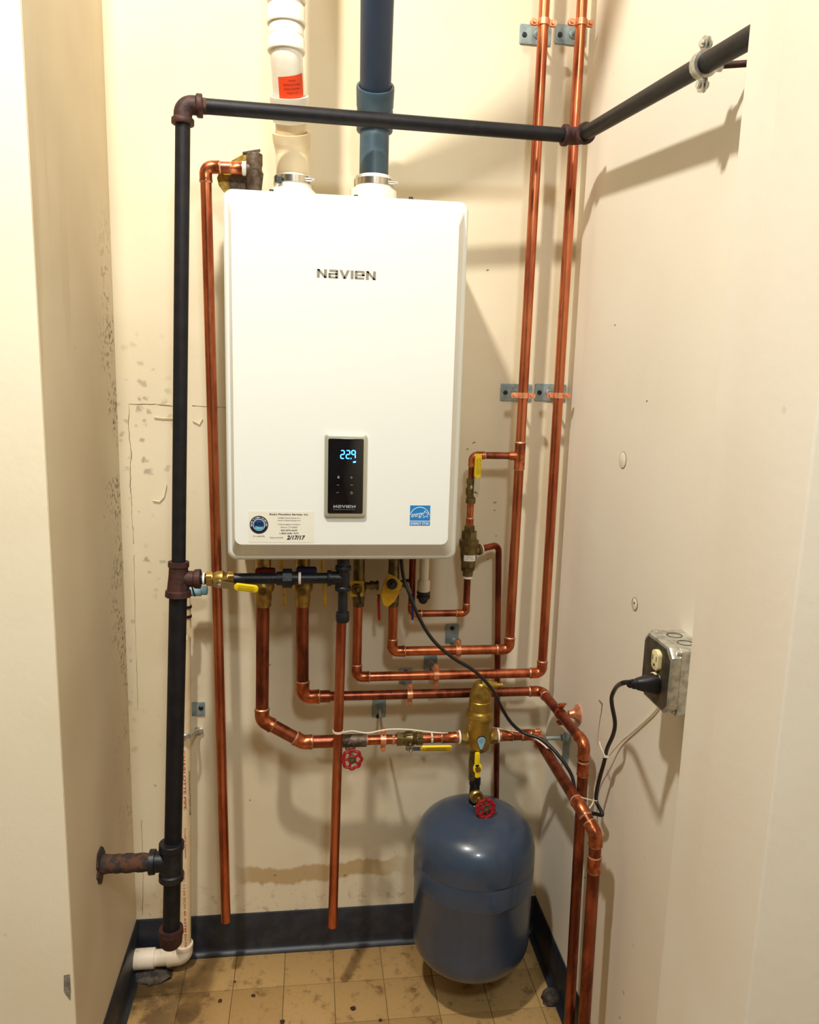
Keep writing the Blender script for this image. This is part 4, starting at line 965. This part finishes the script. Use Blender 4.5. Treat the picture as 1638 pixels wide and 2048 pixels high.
for (ppx, ppy, pw, ph, rx, ry, cxp, pz, yy, scr, lab) in (
        (904, 1266, .033, .050, 906, 1281, 912, z4, Y4, (904, 1255), 'zinc plate hanger on the topmost horizontal copper pipe under the boiler'),
        (861, 1326, .033, .040, 861, 1326, 870, z3, Y3, (861, 1342), 'zinc plate hanger on the middle horizontal copper pipe under the boiler'),
        (811, 1352, .033, .040, 810, 1362, 819, z2, Y2, (811, 1342), 'zinc plate hanger on the lowest of three horizontal copper pipes'),
        (758, 1416, .034, .046, 758, 1413, 768, z1, Y1, (756, 1431), 'zinc plate hanger with the longest rod, right of the red wheel valve')):
    hanger(lab, at(ppx, ppy, 0), pw, ph, at(rx, ry, 0), V((at(cxp, 1400, yy).x, yy, pz)), AX, AZ, r34, [at(*scr, 0)])
# plain plate and pipe strap on the left
root = thing('wall_plate', 'small square zinc plate with one screw left of the copper relief pipe', 'plate', at(397, 1417, 0))
obj('plate', G().slab(at(397, 1417, 0), AX, AZ, -AY, .031, .034, .004, r=.002, ch=.0006), 'plate', root)
obj('screw', G().lathe(at(402, 1416, -.004), -AY, [(0, .006), (.001, .006), (.0026, .004), (.0026, .0016), (.0016, .001)], 14), 'screw', root)
# copper bell hanger and blue-grey plate on the side wall
hb_c = B2.lerp(B3, .48)
root = thing('bell_hanger', 'copper bell hanger with wing bolts holding the forward copper pipe on the side wall', 'pipe hanger', V((XR, hb_c.y, hb_c.z)))
bl = V((XR, hb_c.y, hb_c.z))
obj('bell', G().lathe(bl, -AX, [(0, .021), (.003, .0215), (.006, .019), (.010, .0125), (.016, .0095), (.024, .008), (.026, .005)], 20), 'copper_bright', root)
split_ring(root, hb_c, (B3 - B2), AZ, r34, 'copper_fit', wd=.010, ears=.010)
for s in (-1, 1): obj('wing_bolt', G().sweep([hb_c + V((-.004, 0, s * .024)), hb_c + V((.012, 0, s * .024))], .0028, n=8), 'copper_fit', root)
pl = atX(1133, 1500, XR)
root = thing('wall_plate', 'blue-grey zinc plate with threaded rod on the side wall behind the pipes', 'plate', pl)
obj('plate', G().slab(pl, AY, AZ, -AX, .036, .075, .004, r=.004, ch=.0008), 'plate', root)
rc = V((E1.x + .004, E1.y - .02, E1.z))
obj('rod', G().sweep([V((XR, rc.y, rc.z)), rc + V((r34 + .004, 0, 0))], .0045, n=10), 'plate', root)
obj('boss', G().lathe(V((XR - .004, rc.y, rc.z)), -AX, [(0, .012), (.008, .012), (.010, .008), (.016, .008)], 12), 'plate', root)
split_ring(root, E1 + V((0, -.020, 0)), (E2 - E1), AZ, r34 * 1.06, 'copper_bright', wd=.012, ears=.009)

# ================================================================== PLASTIC DRAIN ON THE LEFT
YP = -.05; rp = .0165
Q0, Q1 = at(368, 1180, YP), at(369, 1912, YP); QL = V((XL + .012, YP, Q1.z))
root = thing('drain_pipe', 'white plastic drain pipe with red printed lettering behind the black gas pipe', 'pipe', (Q1.x, YP, Q1.z - .022))
obj('pipe', G().sweep([at(367, 1275, YP), Q1 + AZ * .03], rp, n=24), 'pvc_old', root)
el = fillet([Q1 + AZ * .036, Q1, Q1 - AX * .040], .026)
Le = sum((b - a).length for a, b in zip(el, el[1:]))
obj('elbow', G().sweep(el, prof=[(0, rp), (0, .0215), (.006, .0222), (.010, .0208), (Le - .012, .0212), (Le - .008, .0225), (Le, .0225), (Le, rp)], n=24), 'pvc_dirty', root)
obj('pipe', G().sweep([Q1 - AX * .03, QL], .0195, n=24), 'pvc_dirty', root)
c1, c2 = at(310, 1912, YP).x, at(262, 1912, YP).x
obj('coupling', G().sweep([V((c1, YP, Q1.z)), V((c2, YP, Q1.z))], prof=[(0, .0195), (0, .0236), (.004, .0240), (abs(c1 - c2) - .004, .0240), (abs(c1 - c2), .0232), (abs(c1 - c2), .0195)], n=24), 'pvc_dirty', root)
def ptext(s_, y0, y1, dx, mat, h):
    a, b = at(369, y0, YP), at(369, y1, YP); c_ = (a + b) / 2; c_ = V((c_.x, YP, c_.z))
    ang = dx; un = V((math.sin(ang), -math.cos(ang), 0)); uy = -AZ; tx = V((math.cos(ang), math.sin(ang), 0))
    vs, fs = text_geo(s_, .01); x0_, x1_ = min(v.x for v in vs), max(v.x for v in vs); y0_, y1_ = min(v.y for v in vs), max(v.y for v in vs)
    L = (a - b).length; out = []
    for v in vs:
        al = ((v.x - x0_) / (x1_ - x0_) - .5) * L; ac = ((v.y - y0_) / (y1_ - y0_) - .5) * h; ph = ang + ac / rp
        out.append(c_ - AZ * al + V((math.sin(ph), -math.cos(ph), 0)) * (rp + .0004))
    link_mesh('printed_line', out, fs, mat, bpy.data.objects[root.name].children[0])
ptext('CHARLOTTE PIPE', 1495, 1612, .15, 'red_ink', .0062); ptext('TrueFit System', 1648, 1708, .25, 'red_ink', .0052); ptext('WWW.CHARLOTTEPIPE.COM', 1538, 1626, .95, 'ink', .0045)
ptext('PVC 1120 SCH 40 ASTM D1785', 1735, 1890, .2, 'red_ink', .0050)
root = thing('pipe_strap', 'bent galvanised pipe strap screwed to the back wall around the white drain pipe', 'pipe strap', at(392, 1462, 0))
sp_ = [at(360, 1474, -.076), at(374, 1473, -.074), at(384, 1469, -.062), at(390, 1464, -.030), at(397, 1462, -.010), at(406, 1460, -.006)]
obj('strap', G().sweep(smooth(sp_, 5), .0062, n=8, flat=.5), 'galv', root)
obj('screw', G().lathe(at(396, 1462, -.006), -AY, [(-.006, .009), (.002, .009), (.002, .005), (.005, .004)], 14), 'galv', root)
root = thing('drain_hose', 'clear plastic hose with black clips beside the rusty gas tee', 'hose', at(376, 1255, -.07))
obj('tube', G().sweep([at(374, 1180, -.07), at(376, 1256, -.07)], .0075, n=14), 'pvc_old', root)
for py in (1213, 1232): obj('clip', G().lathe(at(375, py, -.07), AZ, [(-.003, .0075), (-.003, .0098), (.003, .0098), (.003, .0075)], 14), 'black', root)
fx = at(399, 1181, -.07)
obj('trap_fitting', G().lathe(fx, AX, [(-.026, .010), (-.018, .013), (.004, .013), (.004, .0105), (.016, .0105), (.018, .008)], 16), 'aqua', root)
obj('clip', G().sweep([at(384, 1172, -.085), at(387, 1185, -.085), at(390, 1193, -.085)], .0018, n=6), 'black', root)

# ================================================================== HANGING COPPER DROP, WIRES, TIES
YD = -.20
root = thing('copper_pipe', 'copper discharge pipe hanging below the black tee, open above the floor', 'pipe', at(665, 1852, YD))
dp0, dp1 = at(683, 1236, YD), at(665, 1852, YD)
obj('pipe', G().sweep([dp0, dp1], r34 * .96, n=18), 'copper', root)
def ondrop(py): return dp0 + (dp1 - dp0) * ((py - 1236) / (1852 - 1236.))
cable_tie('cream cable tie round the copper discharge pipe above the dark tee', ondrop(1452), AZ, r34)
cable_tie('cream cable tie on the copper nipple left of the air separator', r1p(863), AX, r34, None)
etc = E2.lerp(E1, .06)
cable_tie('cream cable tie low on the forward copper pipe where the cord bends', etc, (E2 - E1), r34 * 1.1, [etc + V((.004, -.004, .012)), etc + V((.03, .0, .002)), etc + V((.045, .01, -.006))])
# cord
XWc = .578
cp_ = [V((at(800, 1130, -.16).x, -.16, hb + .002)), at(806, 1150, -.17), at(818, 1185, -.185), at(838, 1235, -.20), at(866, 1280, -.21), at(905, 1315, -.215), at(950, 1343, -.215), at(985, 1380, -.210), at(1003, 1415, -.205), at(1022, 1445, -.20), at(1046, 1465, -.205), at(1085, 1480, -.23),
       at(1118, 1512, -.27), at(1143, 1550, -.32), at(1150, 1585, -.38), at(1158, 1612, -.42), atX(1172, 1624, .56), atX(1192, 1628, .575), atX(1204, 1630, .580), atX(1202, 1622, .580), atX(1192, 1600, .578), atX(1196, 1570, .578), atX(1208, 1525, .578), atX(1214, 1498, .576), atX(1226, 1470, .570), atX(1230, 1445, .566), atX(1224, 1410, .556), atX(1224, 1392, .55), atX(1233, 1374, .535)]
YO = -.712; pz = at(1315, 1367, YO)
pe_ = at(1262, 1364, YO); cp_ += [at(1246, 1366, YO + .003), pe_]
root = thing('power_cord', 'black power cord from the boiler to the wall outlet box', 'power cord', cp_[17])
obj('cable', G().sweep(smooth(cp_, 6), .0039, n=10), 'cord', root)
pd = V((1, 0, 0)); pe_ = V((pe_.x, YO, pz.z)); XP = .5405
L = XP - pe_.x
obj('plug', G().loops([[pe_ + V((f * L, 0, 0)) + V((0, p[0] * k1, p[1] * k2)) for p in rrect(1, 1, .3, 4)] for f, k1, k2 in ((-.12, .009, .009), (-.06, .010, .011), (.05, .010, .011), (.06, .013, .014), (.2, .013, .015), (.22, .015, .017), (.45, .019, .022), (.75, .024, .030), (.98, .026, .031), (1.0, .026, .031))]), 'black', root)
wp = [ondrop(1452) + V((.012, -.006, 0)), at(705, 1462, -.19), at(735, 1466, -.18), at(775, 1459, -.176), at(815, 1459, -.175), at(850, 1463, -.172), at(885, 1466, -.17), at(918, 1464, -.118), at(957, 1458, -.108), at(990, 1456, -.125), at(1015, 1461, -.16), at(1050, 1467, -.20), at(1090, 1492, -.24), at(1118, 1530, -.28), at(1132, 1560, -.33), at(1146, 1592, -.38), at(1156, 1614, -.42), atX(1176, 1618, .566), atX(1188, 1600, .590), atX(1190, 1572, .592), atX(1198, 1545, .592), atX(1214, 1516, .592), atX(1240, 1486, .600), atX(1275, 1456, .602), atX(1305, 1428, .602), atX(1318, 1412, .602)]
single('sensor_wire', G().sweep(smooth(wp, 5), .0017, n=8), 'wire', 'thin cream wire trailing along the pipes to the outlet box', 'wire')
single('boiler_wire', G().sweep(smooth([V((at(664, 1128, -.2).x, -.2, hb)), at(664, 1135, -.20), at(668, 1150, -.215), at(672, 1158, -.222)], 5), .0014, n=8), 'wire', 'short white wire dropping from the boiler to the black tee', 'wire')
tq = atX(1213, 1513, .577)
cable_tie('cream cable tie bundling cord and wire on the side wall', tq, V((0, .4, 1)), .0048, [tq + V((-.004, -.004, .002)), tq + V((-.006, .018, .012)), tq + V((-.004, .03, .016))])

# ================================================================== OUTLET BOX
by0, by1 = atX(1345, 1330, .545).y, atX(1299, 1330, .545).y
by0 = -.750; by1 = -.650
bz1, bz0 = 1.074, .966
root = thing('outlet_box', 'galvanised surface outlet box with two ivory receptacles on the side wall', 'outlet box', (XR, (by0 + by1) / 2, bz0))
cby = (by0 + by1) / 2; cbz = (bz0 + bz1) / 2; cen = V((XR, cby, cbz))
def oct_(w_, h, c_): return [(-w_ / 2 + c_, -h / 2), (w_ / 2 - c_, -h / 2), (w_ / 2, -h / 2 + c_), (w_ / 2, h / 2 - c_), (w_ / 2 - c_, h / 2), (-w_ / 2 + c_, h / 2), (-w_ / 2, h / 2 - c_), (-w_ / 2, -h / 2 + c_)]
bx_ = obj('box', G().slab(cen, AY, AZ, -AX, .100, .108, .046, r=.006), 'galv', root)
cvr = obj('cover', G().extrude(oct_(.100, .108, .013), cen - AX * .0465, AY, AZ, -AX, .0150, .004), 'galv', root)
obj('dark_reflection_face', G().extrude(oct_(.090, .098, .012), cen - AX * .0612, AY, AZ, -AX, .0012, .0004), 'galv_dark', cvr)  # added dark sheet, colours the cover front as if reflecting a dark room
for k, (yy, s) in enumerate(((cby + .018, 1), (cby - .018, 1))): obj('knockout', G().ring(V((XR - .026, yy, bz1)), AZ, .0115, .0011, m_=6), 'galv_dark', bx_)
for yy, zz in ((by0 + .006, bz1 - .007), (by0 + .008, bz0 + .008), (by1 - .006, bz1 - .004)): obj('screw', G().lathe(V((XR - .046, yy, zz)), -AX, [(0, .005), (.004, .005), (.006, .003)], 12), 'galv', cvr)
for zz in (cbz + .0235, pz.z):
    rcp = obj('receptacle', G().extrude([(.0165 * math.cos(math.radians(a)), max(-.0115, min(.0115, .0165 * math.sin(math.radians(a))))) for a in range(0, 360, 12)], V((XR - .0615, YO + .004, zz)), AZ, AY, -AX, .0075, .0015), 'ivory', root)
    for dy in (-.006, .006): obj('slot', G().slab(V((XR - .0689, YO + .004 + dy, zz + .003)), AY, AZ, -AX, .0018, .008, .0004), 'slot', rcp)
    obj('ground_hole', G().lathe(V((XR - .0689, YO + .004, zz - .008)), -AX, [(0, .0024), (.0004, .0024)], 10), 'slot', rcp)
obj('centre_screw', G().lathe(V((XR - .0625, YO + .004, (cbz + .0235 + pz.z) / 2)), -AX, [(0, .003), (.003, .003), (.004, .002)], 10), 'steel', root)

# ================================================================== FLOOR DEBRIS
def chip(px, py, s, label):
    c_ = atZ(px, py, .0); n = 7; o2 = [(s * random.uniform(.6, 1.15) * math.cos(2 * math.pi * k / n), s * .8 * random.uniform(.6, 1.15) * math.sin(2 * math.pi * k / n)) for k in range(n)]
    single('rust_flake', G().extrude(o2, c_, AX, AY, AZ, .003, .001), 'chip', label, 'debris', 'rust flakes on the tiled floor')
chip(707, 2018, .0095, 'largest brown flake on the floor tiles in front of the tank')
chip(507, 1992, .0070, 'oval brown flake on the tile below the copper relief pipe')
chip(565, 2044, .0075, 'brown flake at the bottom edge of the floor below the boiler')
chip(469, 1964, .0038, 'tiny dark flake on the grout line below the copper relief pipe')
chip(761, 2041, .0050, 'small brown flake right of the largest flake on the floor')
chip(440, 2003, .0080, 'crumbled brown flake near the dirty left side of the floor')
for k, (a, b, c_, lab) in enumerate((((1085, 2000), .022, .030, 'lump of dark rubble at the foot of the copper pipes by the baseboard'), ((275, 1960), .030, .012, 'dark grime heap under the white drain elbow in the left corner'))):
    p = atZ(a[0] + (15 if k == 0 else 30), a[1] - (0 if k == 0 else 8), 0); rings = []
    for f, rr_ in ((0, 1.0), (.3, 1.02), (.6, .85), (.85, .55), (1, .2)):
        rings.append([p + V((b * rr_ * random.uniform(.8, 1.15) * (1 if k == 0 else 1.6) * math.cos(2 * math.pi * i / 12), b * rr_ * random.uniform(.8, 1.15) * math.sin(2 * math.pi * i / 12), c_ * f * random.uniform(.85, 1.1) if f else 0)) for i in range(12)])
    single('rubble', G().loops(rings), 'rubble', lab, 'rubble', angle=60)
